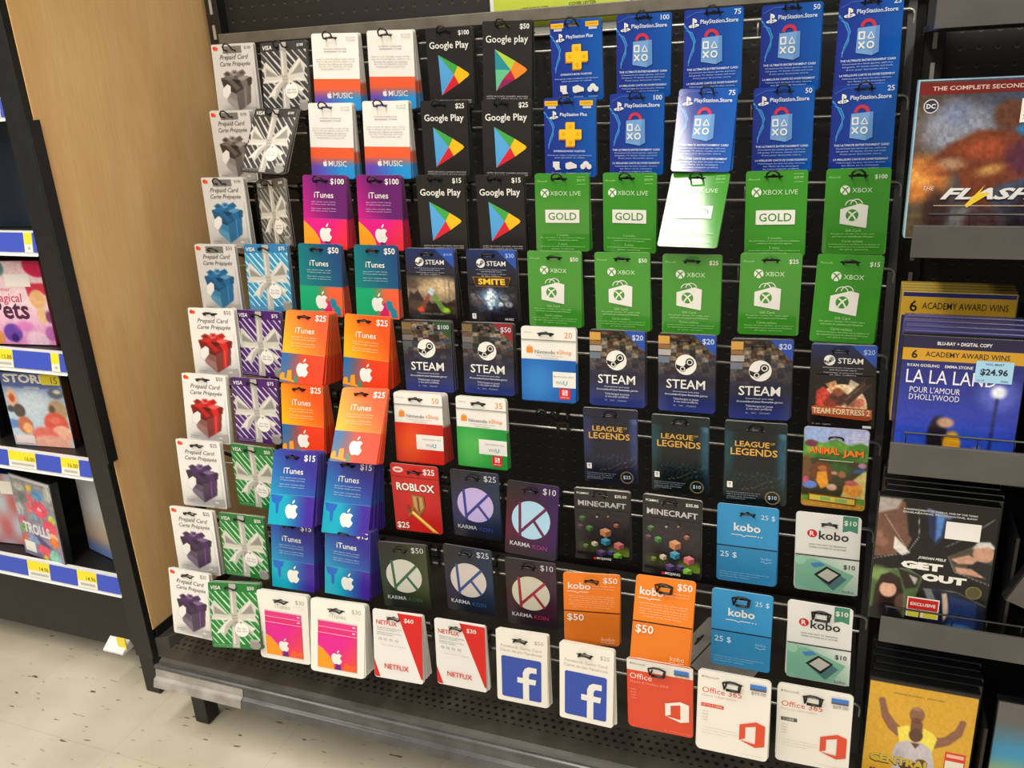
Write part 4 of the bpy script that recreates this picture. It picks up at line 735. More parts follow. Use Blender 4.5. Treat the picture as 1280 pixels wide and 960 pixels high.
# ------------------------------------------------------------------ hooks and cards
# row, column, x, y, z of the top centre, yaw, lean, roll
TABLE = [
(1,1,'prepaid_grey',-0.8978,1.174,0.0577,0.0095,0.0473,0.0152),
(2,1,'prepaid_grey',-0.8952,1.139,-0.0376,-0.0537,0.0173,0.0021),
(1,2,'visa_grey',-0.7987,1.163,0.055,0.0452,0.154,-0.0133),
(2,2,'visa_grey',-0.8023,1.13,-0.0379,-0.041,0.5137,0.0502),
(1,3,'music',-0.7124,1.168,0.0609,0.0722,0.0553,0.0441),
(1,4,'music',-0.6291,1.18,0.0599,-0.0189,0.0079,0.0434),
(2,3,'music',-0.7145,1.137,-0.0333,-0.0251,0.0779,0.0333),
(2,4,'music',-0.6224,1.134,-0.0338,-0.0274,0.0593,0.0268),
(3,1,'prepaid_blue',-0.8925,1.094,-0.1319,0.0164,0.0296,0.0016),
(4,1,'prepaid_blue',-0.8988,1.059,-0.2271,-0.0326,0.0742,-0.0244),
(3,2,'visa_silver',-0.8078,1.096,-0.1355,-0.3913,0.0869,-0.1054),
(4,2,'visa_cyan',-0.8049,1.058,-0.225,-0.0105,0.1187,-0.0269),
(3,3,'it100',-0.7054,1.085,-0.1294,0.07,0.1344,0.0403),
(3,4,'it100',-0.6208,1.091,-0.1312,0.0343,0.08,0.023),
(4,3,'it50',-0.7094,1.056,-0.2227,0.0427,0.12,0.0283),
(4,4,'it50',-0.6206,1.061,-0.2237,-0.0136,0.1329,-0.0051),
(5,1,'prepaid_red',-0.8783,1.003,-0.3117,0.1243,0.078,0.0137),
(6,1,'prepaid_red',-0.8872,0.9729,-0.4062,0.0693,0.1329,0.0118),
(5,2,'visa_purple',-0.8049,1.018,-0.316,0.0089,0.1237,0.0054),
(6,2,'visa_purple',-0.7988,0.9748,-0.4066,0.054,0.1032,-0.0081),
(5,3,'it25',-0.7157,1.014,-0.3124,0.0706,0.3626,0.0475),
(5,4,'it25',-0.6152,1.01,-0.3123,0.0756,0.1822,0.0648),
(6,3,'it25',-0.7169,0.9778,-0.4098,0.0419,0.1937,0.007),
(6,4,'it25',-0.6077,0.9706,-0.4055,0.0749,0.6162,0.002),
(7,1,'prepaid_purple',-0.8857,0.9333,-0.4975,0.0672,0.0894,0.0037),
(8,1,'prepaid_purple',-0.8893,0.8969,-0.5934,0.0306,0.0726,-0.0041),
(7,2,'visa_green',-0.7972,0.9433,-0.5011,-0.0438,0.0555,-0.0137),
(8,2,'visa_green',-0.8014,0.9006,-0.5935,0.0295,0.1051,-0.014),
(7,3,'it15',-0.7013,0.9207,-0.4893,0.084,0.4256,0.0044),
(7,4,'it15',-0.6237,0.9385,-0.5016,0.1536,0.4038,0.0563),
(8,3,'it15',-0.7144,0.9045,-0.5931,0.0666,0.1861,0.0242),
(8,4,'it15',-0.6202,0.9019,-0.5889,0.0864,0.147,0.0637),
(9,1,'prepaid_purple',-0.8887,0.8675,-0.6835,-0.0219,0.1584,-0.0145),
(9,2,'visa_green',-0.7974,0.8535,-0.6797,0.166,0.22,-0.0227),
(9,3,'it30',-0.718,0.8612,-0.6869,0.1124,0.0895,0.0514),
(9,4,'it30',-0.6151,0.8478,-0.6729,0.1283,0.1511,0.0661),
(1,5,'google',-0.5366,1.177,0.0574,-0.0114,-0.0305,0.024),
(1,6,'google',-0.4458,1.169,0.0596,0.035,0.0187,0.0456),
(2,5,'google',-0.5332,1.136,-0.0369,-0.0073,0.0032,0.0219),
(2,6,'google',-0.4396,1.133,-0.0389,0.0102,0.0241,0.0239),
(1,7,'psplus',-0.3507,1.168,0.0549,-0.0323,-0.013,-0.0039),
(2,7,'psplus',-0.3504,1.132,-0.0404,0.0061,-0.0125,0.0223),
(3,5,'google',-0.5244,1.087,-0.1316,0.0456,0.0248,0.0046),
(3,6,'google',-0.4437,1.103,-0.134,-0.0402,0.0282,-0.012),
(4,5,'steamgame',-0.535,1.057,-0.2262,0.0896,0.0067,0.0189),
(4,6,'steamgame',-0.4451,1.06,-0.2266,0.0231,0.0084,-0.0007),
(3,7,'xgold',-0.3506,1.089,-0.1314,0.1161,-0.0346,0.02),
(4,7,'xbox',-0.3493,1.042,-0.223,0.0726,-0.0435,0.0253),
(4,8,'xbox',-0.2618,1.048,-0.2239,0.0145,-0.0044,-0.0036),
(1,8,'ps',-0.261,1.171,0.0557,0.0406,-0.0215,0.0128),
(1,9,'ps',-0.1718,1.157,0.0549,0.0642,0.028,-0.0037),
(1,10,'ps',-0.0823,1.183,0.0548,-0.0028,-0.0347,-0.0003),
(1,11,'ps',0.0065,1.187,0.0552,0.0559,0.0475,-0.0099),
(2,8,'ps',-0.2617,1.134,-0.0385,0.0001,0.0042,0.0126),
(2,9,'ps',-0.1698,1.118,-0.0362,0.014,0.3663,0.0303),
(2,10,'ps',-0.0839,1.141,-0.0387,-0.02,-0.0175,-0.011),
(2,11,'ps',0.0068,1.156,-0.0403,-0.0115,0.0147,-0.0161),
(3,8,'xgold',-0.2644,1.102,-0.133,-0.0682,0.0087,0.0047),
(3,9,'xgold',-0.172,1.087,-0.1323,-0.068,0.7051,0.0042),
(3,10,'xgold',-0.0838,1.095,-0.1315,0.0168,0.0288,-0.0167),
(3,11,'xbox',0.0071,1.115,-0.1324,-0.0295,-0.0037,-0.0154),
(4,9,'xbox',-0.1739,1.044,-0.2238,0.0429,-0.0372,0.0093),
(4,10,'xbox',-0.083,1.063,-0.2243,0.0399,-0.0114,-0.0063),
(4,11,'xbox',0.0063,1.039,-0.2192,0.1344,0.0794,0.0467),
(5,5,'steam',-0.524,1.007,-0.314,0.0745,0.0571,0.0038),
(5,6,'steam',-0.4376,1.015,-0.3151,0.0685,0.0349,0.0182),
(5,7,'nint',-0.3487,1.006,-0.3137,0.0858,0.0323,0.0219),
(5,8,'steam',-0.2607,1.015,-0.316,0.0316,0.0509,-0.0018),
(6,5,'nint',-0.5322,0.9792,-0.4092,0.0357,0.1011,-0.0016),
(6,6,'nint',-0.4418,0.9861,-0.4106,0.0141,0.0619,0.0025),
(6,8,'lol',-0.2649,0.989,-0.412,0.0417,0.0198,-0.0093),
(5,9,'steam',-0.1748,1.023,-0.3184,-0.0149,0.0647,-0.0155),
(5,10,'steam',-0.0843,1.012,-0.3164,0.1213,0.0356,0.0028),
(5,11,'steamgame',0.0061,1.012,-0.3178,-0.0351,0.0339,-0.0328),
(6,9,'lol',-0.1735,0.9752,-0.4078,0.0075,0.0009,-0.012),
(6,10,'lol',-0.0828,0.959,-0.4007,-0.0012,0.0395,-0.0231),
(6,11,'aj',0.0055,0.9739,-0.4059,-0.014,0.0028,-0.0191),
(7,5,'roblox',-0.5247,0.9347,-0.496,0.0335,0.0349,-0.0076),
(7,6,'karma',-0.4378,0.9393,-0.4974,0.0217,-0.0064,0.0164),
(7,7,'karma',-0.35,0.926,-0.4972,0.0255,0.1374,0.0456),
(8,5,'karma',-0.5288,0.8868,-0.5907,0.0944,0.012,-0.0031),
(8,6,'karma',-0.438,0.8995,-0.5892,0.0018,0.0121,0.0049),
(8,7,'karma',-0.3533,0.9091,-0.6008,0.0478,-0.0005,0.0102),
(7,8,'mine',-0.2661,0.9474,-0.5062,0.0691,-0.0387,0.0042),
(7,9,'mine',-0.1728,0.9267,-0.4938,-0.0497,0.0724,-0.0225),
(7,10,'kobob',-0.0859,0.9412,-0.5007,0.0102,-0.0575,-0.0057),
(7,11,'kobow',0.0041,0.9398,-0.4988,-0.011,-0.0913,-0.0298),
(8,8,'koboo',-0.2641,0.8875,-0.5917,0.197,-0.0578,0.0246),
(8,9,'koboo',-0.1711,0.8843,-0.5798,0.1168,0.2129,0.0566),
(8,10,'kobob',-0.085,0.9084,-0.5987,-0.0021,-0.013,-0.0079),
(8,11,'kobow',0.0027,0.9031,-0.5958,-0.028,-0.0442,-0.0304),
(9,5,'netflix',-0.5266,0.8533,-0.6765,0.117,0.0666,0.0544),
(9,6,'netflix',-0.4368,0.8567,-0.6767,0.0682,-0.0127,0.0441),
(9,7,'fb',-0.3515,0.8603,-0.6773,0.0645,-0.0042,0.0394),
(9,8,'fb',-0.2609,0.8472,-0.6697,0.0177,0.033,0.025),
(9,9,'office',-0.1729,0.8557,-0.6801,-0.0046,-0.0033,-0.019),
(9,10,'office365',-0.0838,0.8475,-0.6718,0.0073,0.0351,-0.0019),
(9,11,'office365',0.0044,0.8644,-0.6838,0.0076,-0.0192,-0.0207),
]

ROWN = ['', 'top', 'second', 'third', 'fourth', 'fifth', 'sixth', 'seventh', 'eighth', 'bottom']
# stack behind each front card: (number of cards, depth in layout units)
# stack behind each front card: cards, depth at the hook, depth at the loose lower end (layout units)
STK = {'prepaid':(3,.006,.009),'visa':(3,.006,.010),'music':(9,.009,.019),'itunes':(10,.008,.028),'google':(5,.008,.010),'ps':(3,.004,.006),'xbox':(3,.004,.007),'steam':(6,.010,.013),'nint':(5,.008,.010),'lol':(3,.003,.004),'aj':(2,.003,.004),'roblox':(2,.002,.004),'karma':(2,.002,.003),'mine':(5,.006,.007),'kobo':(3,.003,.006),'netflix':(13,.008,.030),'fb':(10,.010,.012),'office':(3,.003,.005),'office365':(4,.005,.008),'it30':(14,.012,.034)}
STX = {(4,3):(9,.006,.024),(4,4):(7,.005,.013),(5,3):(15,.020,.062),(5,4):(13,.008,.040),(6,3):(11,.014,.036),(6,4):(8,.006,.020),(7,3):(13,.018,.042),(7,4):(15,.024,.055),(8,3):(12,.020,.030),(8,4):(12,.020,.030),(9,3):(9,.009,.014),(6,5):(8,.018,.027),(8,5):(4,.006,.010),(9,2):(5,.012,.012),(2,2):(4,.008,.004),(9,6):(9,.006,.013),(2,9):(4,.006,.004),(3,9):(3,.004,.001)}
SP = {}
def spec(r, c, fam, maker, phrase): SP[r, c] = (fam, maker, phrase)
for r, t, p in ((1,'grey','$100'),(2,'grey','$100'),(3,'blue','$100'),(4,'blue','$50'),(5,'red','$50'),(6,'red','$50'),(7,'purple','$25'),(8,'purple','$25'),(9,'purple','$25')):
    spec(r, 1, 'prepaid', ('prepaid', p, t), 'white card with %s gift box' % t)
for r, t, p in ((1,'grey','$100'),(2,'grey','$100'),(3,'silver','$100'),(4,'cyan','$75'),(5,'purple','$75'),(6,'purple','$75'),(7,'green','$50'),(8,'green','$50'),(9,'green','$50')):
    spec(r, 2, 'visa', ('visa', p, t), {'grey':'grey striped ribbon bow card','silver':'silver striped ribbon bow card','cyan':'cyan striped ribbon bow card','purple':'purple striped ribbon bow card','green':'green striped ribbon bow card'}[t])
for c, sd in ((3, 'left'), (4, 'right')):
    for r in (1, 2): spec(r, c, 'music', ('music', ''), '%s white card with orange band' % sd)
    spec(3, c, 'itunes', ('itunes', '$100', 'magenta'), '%s magenta fruit-emblem $100 card' % sd)
    spec(4, c, 'itunes', ('itunes', '$50', 'teal'), '%s teal fruit-emblem $50 card' % sd)
    for r in (5, 6): spec(r, c, 'itunes', ('itunes', '$25', 'orange'), '%s orange fruit-emblem $25 card' % sd)
    for r in (7, 8): spec(r, c, 'itunes', ('itunes', '$15', 'blue'), '%s blue-violet fruit-emblem $15 card' % sd)
    spec(9, c, 'it30', ('it30', '$30'), '%s white card with pink picture' % sd)
spec(1, 5, 'google', ('google', '$100'), 'black play-triangle card priced $100'); spec(1, 6, 'google', ('google', '$50', True), 'black play-triangle card priced $50')
for r, p in ((2, '$25'), (3, '$15')):
    for c, sd in ((5, 'left'), (6, 'right')): spec(r, c, 'google', ('google', p), '%s black play-triangle %s card' % (sd, p))
for r in (1, 2):
    spec(r, 7, 'ps', ('psplus', ''), 'blue card with yellow plus sign')
    for c, p in ((8, '100'), (9, '75'), (10, '50'), (11, '25')): spec(r, c, 'ps', ('ps', p), 'blue shopping bag card priced %s' % p)
for c, p, sd in ((7, '$25.99', 'leftmost'), (8, '$44.99', 'second'), (9, '$25.99', 'tilted glaring'), (10, '$29.99', 'rightmost')): spec(3, c, 'xbox', ('xgold', p), '%s green boxed-word card' % sd)
spec(3, 11, 'xbox', ('xbox', '$100'), 'green white-bag card priced $100')
for c, p, sd in ((7, '$50', 'left'), (8, '$50', 'right'), (9, '$25', 'left'), (10, '$25', 'right')): spec(4, c, 'xbox', ('xbox', p), '%s green white-bag %s card' % (sd, p))
spec(4, 11, 'xbox', ('xbox', '$15'), 'bright green white-bag $15 card')
spec(4, 5, 'steam', ('game', 'ark', '$19.99'), 'game card with glowing letter'); spec(4, 6, 'steam', ('game', 'smite', '$30'), 'game card with gold word'); spec(5, 11, 'steam', ('game', 'tf2', '$20'), 'game card with sunburst dome')
spec(5, 5, 'steam', ('steam', '$100', 'green'), 'dark crank-logo card priced $100'); spec(5, 6, 'steam', ('steam', '$50', 'red'), 'dark crank-logo card priced $50')
for c, sd in ((8, 'left'), (9, 'middle'), (10, 'right')): spec(5, c, 'steam', ('steam', '$20', 'blue'), '%s dark crank-logo $20 card' % sd)
spec(5, 7, 'nint', ('nint', '20', 'blue'), 'white and blue orange-bag card'); spec(6, 5, 'nint', ('nint', '50', 'red'), 'white and red orange-bag card'); spec(6, 6, 'nint', ('nint', '35', 'green'), 'white and green orange-bag card')
spec(6, 8, 'lol', ('lol', '$25', 'blue'), 'navy gold-lettered card priced $25'); spec(6, 9, 'lol', ('lol', '$10', 'teal'), 'left dark gold-lettered $10 card'); spec(6, 10, 'lol', ('lol', '$10', 'teal'), 'right dark gold-lettered $10 card')
spec(6, 11, 'aj', ('aj', ''), 'green jungle picture card'); spec(7, 5, 'roblox', ('roblox', '$25'), 'red sword picture card')
spec(7, 6, 'karma', ('karma', '$25', 'violet'), 'violet round-emblem card priced $25'); spec(7, 7, 'karma', ('karma', '$10', 'magenta'), 'magenta round-emblem card priced $10')
spec(8, 5, 'karma', ('karma', '$50', 'green'), 'green round-emblem card priced $50'); spec(8, 6, 'karma', ('karma', '$25', 'blue'), 'slate round-emblem card priced $25'); spec(8, 7, 'karma', ('karma', '$10', 'wine'), 'wine round-emblem card priced $10')
for c, sd in ((8, 'left'), (9, 'right')):
    spec(7, c, 'mine', ('mine', '$35.00'), '%s dark pixel-block picture card' % sd); spec(8, c, 'kobo', ('kobo', '$50', 'orange'), '%s orange book-line card' % sd)
for r in (7, 8): spec(r, 10, 'kobo', ('kobo', '25 $', 'blue'), 'sky blue book-line card'); spec(r, 11, 'kobo', ('kobow', '$10'), 'white card with green flag')
spec(9, 5, 'netflix', ('netflix', '$60'), 'white red-wedge card priced $60'); spec(9, 6, 'netflix', ('netflix', '$30'), 'white red-wedge card priced $30')
spec(9, 7, 'fb', ('fb', '$50'), 'white blue-square card priced $50'); spec(9, 8, 'fb', ('fb', '$25'), 'white blue-square card priced $25')
spec(9, 9, 'office', ('office', '$149.00', 'red'), 'orange-red open-door logo card'); spec(9, 10, 'office365', ('office', '$99.00', 'home'), 'left white open-door logo card'); spec(9, 11, 'office365', ('office', '$69.00', 'personal'), 'right white open-door logo card')
MAKE = {'prepaid': d_prepaid, 'visa': d_visa, 'music': d_music, 'itunes': d_itunes, 'it30': d_it30, 'google': d_google, 'ps': d_ps, 'psplus': d_psplus, 'xbox': d_xbox, 'xgold': d_xgold, 'steam': d_steam, 'game': d_game, 'nint': d_nint, 'lol': d_lol, 'aj': d_aj, 'roblox': d_roblox, 'karma': d_karma, 'mine': d_mine, 'kobo': d_kobo, 'kobow': d_kobow, 'netflix': d_netflix, 'fb': d_fb, 'office': d_office}
_ds = {}
def design(fam, mk):
    if mk not in _ds:
        a, base, kw = MAKE[mk[0]](*mk[1:]); w, h = SIZE[fam][0]*S, SIZE[fam][1]*S
        geo = card_body(w, h, base, a.fin, **kw)
        _ds[mk] = (a.meshes(), cmesh('card_blank', *geo, MP[a.fin]), geo, kw['hole'], a.fin)
    return _ds[mk]
def rotm(ya, le, ro): return Matrix.Rotation(ya, 4, 'Z') @ Matrix.Rotation(-le, 4, 'X') @ Matrix.Rotation(ro, 4, 'Y')
rest = {k: ([], [], []) for k in MP}
rj = random.Random(21)
def make_hook(x, zt, yr, zr, yf, label, rect, high=True):
    """double prong hook: clip over both wires, prongs forward, tip turned up and closed"""
    h = empty('card_hook', G(x, yr, zr)); tag(h, label, 'hook', 'card hooks on the rack'); iv = Matrix.Translation(-G(x, yr, zr))
    b = MB(); [(b.ubox((x+q-.0022, yr-.0045, zr-.026), (x+q+.0022, yr-.0025, zr+.004)), b.ubox((x+q-.0022, yr-.0045, zr+.0028), (x+q+.0022, yr+.006, zr+.0046))) for q in (-.0075, .0075)]; b.ubox((x-.0085, yr-.0042, zr-.014), (x+.0085, yr-.0026, zr-.010)); b.build('back_clip', M_hook, h, 0, iv)
    hw = .0075; up = .0105 if rect else .0085 if high else .0035; r_ = 1.0 if (rect or high) else .5
    def prong(sx): return [G(x+sx*hw, yr-.004, zr-.010), G(x+sx*hw, yr-.012, zr-.004), G(x+sx*hw, yf+.010, zt-.003), G(x+sx*hw, yf-.004, zt-.0005)]
    L = prong(-1); R = prong(1)
    if rect: tip = [G(x-hw*1.15, yf-.007, zt-.003), G(x-hw*1.35, yf-.009, zt+up-.003), G(x-.003, yf-.010, zt+up), G(x+.003, yf-.010, zt+up), G(x+hw*1.35, yf-.009, zt+up-.003), G(x+hw*1.15, yf-.007, zt-.003), G(x+hw*.9, yf-.0075, zt-.0035), G(x-hw*.9, yf-.0075, zt-.0035), G(x-hw*.9, yf-.007, zt-.003), G(x+hw*.9, yf-.007, zt-.003)]
    else: tip = [G(x-hw, yf-.008*r_, zt), G(x-hw*.9, yf-.011*r_, zt+up*.6), G(x-hw*.35, yf-.012*r_, zt+up), G(x+hw*.35, yf-.012*r_, zt+up), G(x+hw*.9, yf-.011*r_, zt+up*.6), G(x+hw, yf-.008*r_, zt)]
    b = MB(); b.tube(L+tip+R[::-1], .00125*S, 5); b.build('wire_loop', M_hook, h, 0, iv, True)
    return h
for row in TABLE:
    r, c, _t, x, y, z, yaw, lean, roll = row
    fam, mk, ph = SP[r, c]; prints, blank, geo, hole, fin = design(fam, mk); w, h = SIZE[fam]
    R = rotm(yaw, lean, roll); nm = '%s, %s row' % (ph, ROWN[r])
    root = empty('gift_card', G(x, y, z), R); tag(root, nm+', front of its hook', 'gift card', 'gift cards on the rack')
    link('card_blank', blank, root)
    for n_, me in prints: link(n_, me, root)
    n, dt, db = STX.get((r, c), STK[fam])
    piv = Vector(((hole[0]-.5)*w*S, 0, -hole[1]*h*S)); P0 = G(x, y, z) + R @ piv
    yr, zr = rail(r); dt = max(dt, n*.00062); db = max(db, dt); fan = math.atan((db-dt)/h)
    slope = max(0, (P0.z/S-ZF-zr)/(yr-P0.y/S)); mats = []
    for i in range(1, n+1):
        t = i/n; g_ = dt/n*S
        Ri = rotm(yaw+rj.uniform(-1, 1)*g_/.11, lean-fan*t+rj.uniform(-.3, .3)*max(fan/n, g_/.15), roll*(1-.5*t)+rj.gauss(0, .010))
        Pi = P0 + Vector((rj.gauss(0, .0004), dt*t*S, -.5*slope*dt*t*S+rj.uniform(-.0005, .0002))); m = Ri.copy(); m.translation = Pi - Ri @ piv; mats.append(m)
    for i, m in enumerate(mats):
        if i < 2:
            o = bpy.data.objects.new('gift_card', blank); C.objects.link(o); o.matrix_world = m
            tag(o, ('card right behind the front %s' if i == 0 else 'third card back behind the front %s') % nm, 'gift card', 'gift cards on the rack')
        else:
            V, F, K = geo; A_ = rest[fin]; k = len(A_[0])
            A_[0].extend(tuple(m @ Vector(v)) for v in V); A_[1].extend(tuple(q+k for q in f) for f in F); A_[2].extend(K)
    make_hook(P0.x/S, P0.z/S-ZF-.0008, yr, zr, P0.y/S, 'black wire hook carrying the %s' % nm, (r, c) in ((8,9),(8,10),(8,11),(9,9),(9,10),(9,11)), r <= 3)
for fin, (V, F, K) in rest.items():
    if V and fin == 'film':
        pass
V, F, K, mi = [], [], [], []
for q, fin in enumerate(rest):
    v, f, k = rest[fin]; o_ = len(V); V += v; F += [tuple(i+o_ for i in g) for g in f]; K += k; mi += [q]*len(f)
me = cmesh('stacked_gift_cards', V, F, K, MP['matte'])
for fin in list(rest)[1:]: me.materials.append(MP[fin])
me.polygons.foreach_set('material_index', mi)
tag(link('stacked_gift_cards', me), 'rear gift cards packed on the hooks behind the nearer cards', 'gift cards', kind='stuff')
yr, zr = rail(6); make_hook(-.352, zr+.034, yr, zr, yr-.08, 'empty black wire hook in the gap beside the navy gold-lettered card', False)
# a card that dropped behind the eighth row
a = Art(.0846, .1323); a.rect('perforation', 0, .27, 1, .29, (44, 42, 40))
for i in range(12): a.text('back_print', 'terms and conditions of use apply to this card', .5, .34+.05*i, .84, (120, 116, 110), hgt=.018)
fc = empty('gift_card', G(-.158, 1.005, -.742), Matrix.Rotation(math.radians(-38), 4, 'Z') @ Matrix.Rotation(math.radians(-62), 4, 'X') @ Matrix.Rotation(math.radians(-90), 4, 'Y') )
tag(fc, 'grey gift card back fallen askew behind the sky blue card, eighth row', 'gift card', 'gift cards on the rack')
link('card_blank', cmesh('card_blank', *card_body(.0846, .1323, lambda u, v: (150, 146, 138), 'matte', hole=(.5, .12, .28, .05)), MP['matte']), fc)
for n_, me in a.meshes(): link(n_, me, fc)

# ------------------------------------------------------------------ left shelving unit with the wood end panel
lu = empty('book_shelving', G(-1.4, 1.05, -.97)); tag(lu, 'black shelving with a tall maple end panel and blue price strips', 'shelving unit'); IV = lu.matrix_world.inverted()
b = MB(); b.ubox((-1.052, .905, -.845), (-1.03, 1.295, .95)); b.build('end_panel', M_wood, lu, .001, IV)
b = MB(); b.ubox((-1.068, .893, -.895), (-1.031, .906, .95)); b.build('front_trim', M_black, lu, .001, IV)
b = MB(); b.ubox((-1.0305, .893, -.535), (-1.0275, .912, -.031)); b.build('trim_plate', M_black, lu, .0005, IV)
b = MB(); kp = [(-1.066,.905),(-1.03,.905),(-1.012,.915),(-.998,.94),(-.99,.98),(-.985,1.265),(-1.066,1.265)]
n = len(kp); b.add([tuple(G(p[0], p[1], -.90)) for p in kp]+[tuple(G(p[0], p[1], -.862)) for p in kp], [tuple(range(n))[::-1], tuple(range(n, 2*n))]+[(i, (i+1) % n, n+(i+1) % n, n+i) for i in range(n)])
b.build('base_moulding', mat('worn_black_moulding', (58, 55, 50), .45, noise=.2), lu, .002, IV)
b = MB(); b.ubox((-1.050, .91, -.863), (-1.028, 1.28, -.844)); b.build('panel_base', M_black, lu, 0, IV)
b = MB(); b.ubox((-1.066, .895, -.969), (-1.036, .925, -.893)); b.build('leg', M_black, lu, .002, IV)
b = MB(); b.ubox((-2.0, .93, -.92), (-1.07, .94, -.78)); b.build('kick_plate', M_black, lu, 0, IV)
b = MB(); b.ubox((-2.0, 1.26, -.92), (-1.055, 1.28, .5)); b.build('back_panel', M_black, lu, 0, IV)
M_strip = mat('white_price_strip', (222, 222, 220), .35, noise=.04)
M_blue = mat('blue_strip_insert', (72, 92, 190), .35, noise=.06)
STR = [(.0, -.028), (-.180, -.212), (-.360, -.392), (-.535, -.566), (-.745, -.779)]
TAGS = [[(-1.10,-1.075)], [(-1.094,-1.076)], [(-1.235,-1.175),(-1.099,-1.080)], [(-1.247,-1.185),(-1.133,-1.093)], [(-1.275,-1.222),(-1.162,-1.117)]]
for i, (zt, zb) in enumerate(STR):
    b = MB(); b.ubox((-2.0, .905, zt-.016), (-1.07, 1.265, zt-.006)); sh = b.build('shelf', M_black, lu, 0, IV)
    b = MB(); b.prism([(S*.905, S*(zt+ZF)), (S*.899, S*(zt+ZF)), (S*.894, S*(zb+ZF)), (S*.892, S*(zb-.0025+ZF)), (S*.905, S*(zb-.0025+ZF))], S*-2.0, S*-1.0685); st = b.build('price_strip', M_strip, sh, 0, IV)
    a = Art(.93*S, (zt-zb)*S); edges = sorted(TAGS[i]); x = -2.0; U = lambda q: (q+2.0)/.93
    for t0, t1 in edges+[(-1.069, -1.069)]:
        if t0-x > .002: a.rect('blue_insert#%g' % t0, U(x), .06, U(t0), .92, (74, 94, 196))
        if t1 > t0:
            a.rect('price_tag#%g' % t0, U(t0)+.0015, .05, U(t1)-.0015, .93, (236, 234, 222)); a.rect('price_tag#%g' % t0, U(t0)+.002, .06, U(t1)-.002, .56, (244, 224, 60))
            if t1-t0 > .03: a.text('price_tag#%g' % t0, ('16.86', '15.00', '13.88', '16.00', '14.96')[i], U(t1)-.004, .42, .022, (120, 108, 40), 'r', .02, hgt=.22)
            a.rect('price_tag#%g' % t0, U(t0)+.008, .68, U(t1)-.006, .80, (190, 188, 180))
        x = t1
    ang = math.atan2(.005, zt-zb)
    for n_, me in a.meshes():
        o = link(n_, me, sh); o.matrix_local = IV @ (Matrix.Translation(G(-1.535, .8985, zt)) @ Matrix.Rotation(-ang, 4, 'X'))
b = MB(); b.prism([(S*.900, S*(-.872+ZF)), (S*.88, S*(-.886+ZF)), (S*.88, S*(-.889+ZF)), (S*.905, S*(-.889+ZF))], S*-1.125, S*-1.082); b.build('tag_holder', M_strip, lu, 0, IV)
b = MB(); b.ubox((-1.098, .888, -.885), (-1.080, .890, -.862)); t = b.build('price_tag', mat('yellow_tag', (240, 216, 70), .5), lu, 0, IV); t['label'] = 'yellow and white shelf tag near the floor'

def disc_case(name, cat, label, x0, x1, y, z0, z1, art, thick=.012, lean=0.0, yaw=0.0, body=None, group=None, tilt=0.0, base=(60, 60, 66), fin='film'):
    """case or book with its printed cover; x0..x1, z1 top, z0 bottom, front face at y"""
    w, h = (x1-x0)*S, (z1-z0)*S
    R = Matrix.Rotation(yaw, 4, 'Z') @ Matrix.Rotation(-lean, 4, 'X') @ Matrix.Rotation(tilt, 4, 'Y')
    root = empty(name, G((x0+x1)/2, y, z1), R); tag(root, label, cat, group)
    b = MB(); b.box((-w/2, 0, -h), (w/2, thick*S, 0)); o = b.build('case', body or M_case, root, .0012)
    if art:
        a = Art(w*.975, h*.985, fin); art(a)
        for n_, me in a.meshes():
            o = link(n_, me, root); o.location = (0, -.0002, -h*.008)
    return root
def cover(fn, nx=24, ny=30): return lambda a, f=fn: (a.grad('cover', 0, 0, 1, 1, f, nx, ny))
def seq(*fs):
    def g(a):
        for f in fs: f(a)
    return g
# left unit stock
def pets(a):
    a.soft('cover', 0, 0, 1, 1, 60, 70, lambda u, v: mixc((248, 218, 226), (226, 150, 200), (v-.5)*1.9), [
        ('e',.95,.05,.22,.16,(222,40,96),.05), ('e',.28,.08,.14,.12,(104,140,140),.06), ('e',.28,.06,.08,.07,(60,86,96),.08), ('e',.34,.86,.15,.13,(116,74,176),.06), ('e',.36,.92,.06,.06,(70,40,120),.06), ('e',.72,.95,.18,.13,(240,206,222),.05), ('e',.06,.92,.12,.12,(232,160,90),.06), ('p',[(.70,.26),(1.02,.26),(1.02,.40),(.84,.38),(.72,.42)],(214,60,84),.05), ('e',.86,.45,.13,.13,(240,190,140),.04), ('e',.88,.64,.08,.12,(236,196,150),.05), ('e',.98,.66,.05,.08,(140,70,130),.05), ('e',.55,.78,.14,.07,(214,120,190,.7),.1), ('e',.97,.86,.1,.1,(190,110,180),.08)], .06, 1)
    a.text('title', 'Magical', .36, .45, .5, (206, 84, 120), shear=.1, bold=.02); a.text('title', 'Pets', .38, .575, .60, (92, 44, 78), bold=.04); a.text('fine_print', 'Shimmer', .3, .33, .3, (226, 120, 130)); a.rect('white_sticker', .40, .15, .80, .30, (248, 242, 236))
disc_case('picture_book', 'book', 'pink picture book with white sticker on the left shelving', -1.245, -1.128, .935, -.365, -.232, pets, .028, .03, .12, mat('maroon_spine', (110, 34, 44), .4))
disc_case('picture_book', 'book', 'teal-edged book standing against the back right of the pink book', -1.16, -1.085, .985, -.365, -.25, cover(lambda u, v: mixc((120, 170, 190), (196, 200, 206), .5+.5*math.sin(u*9+v*14))), .012, .03, -.1)
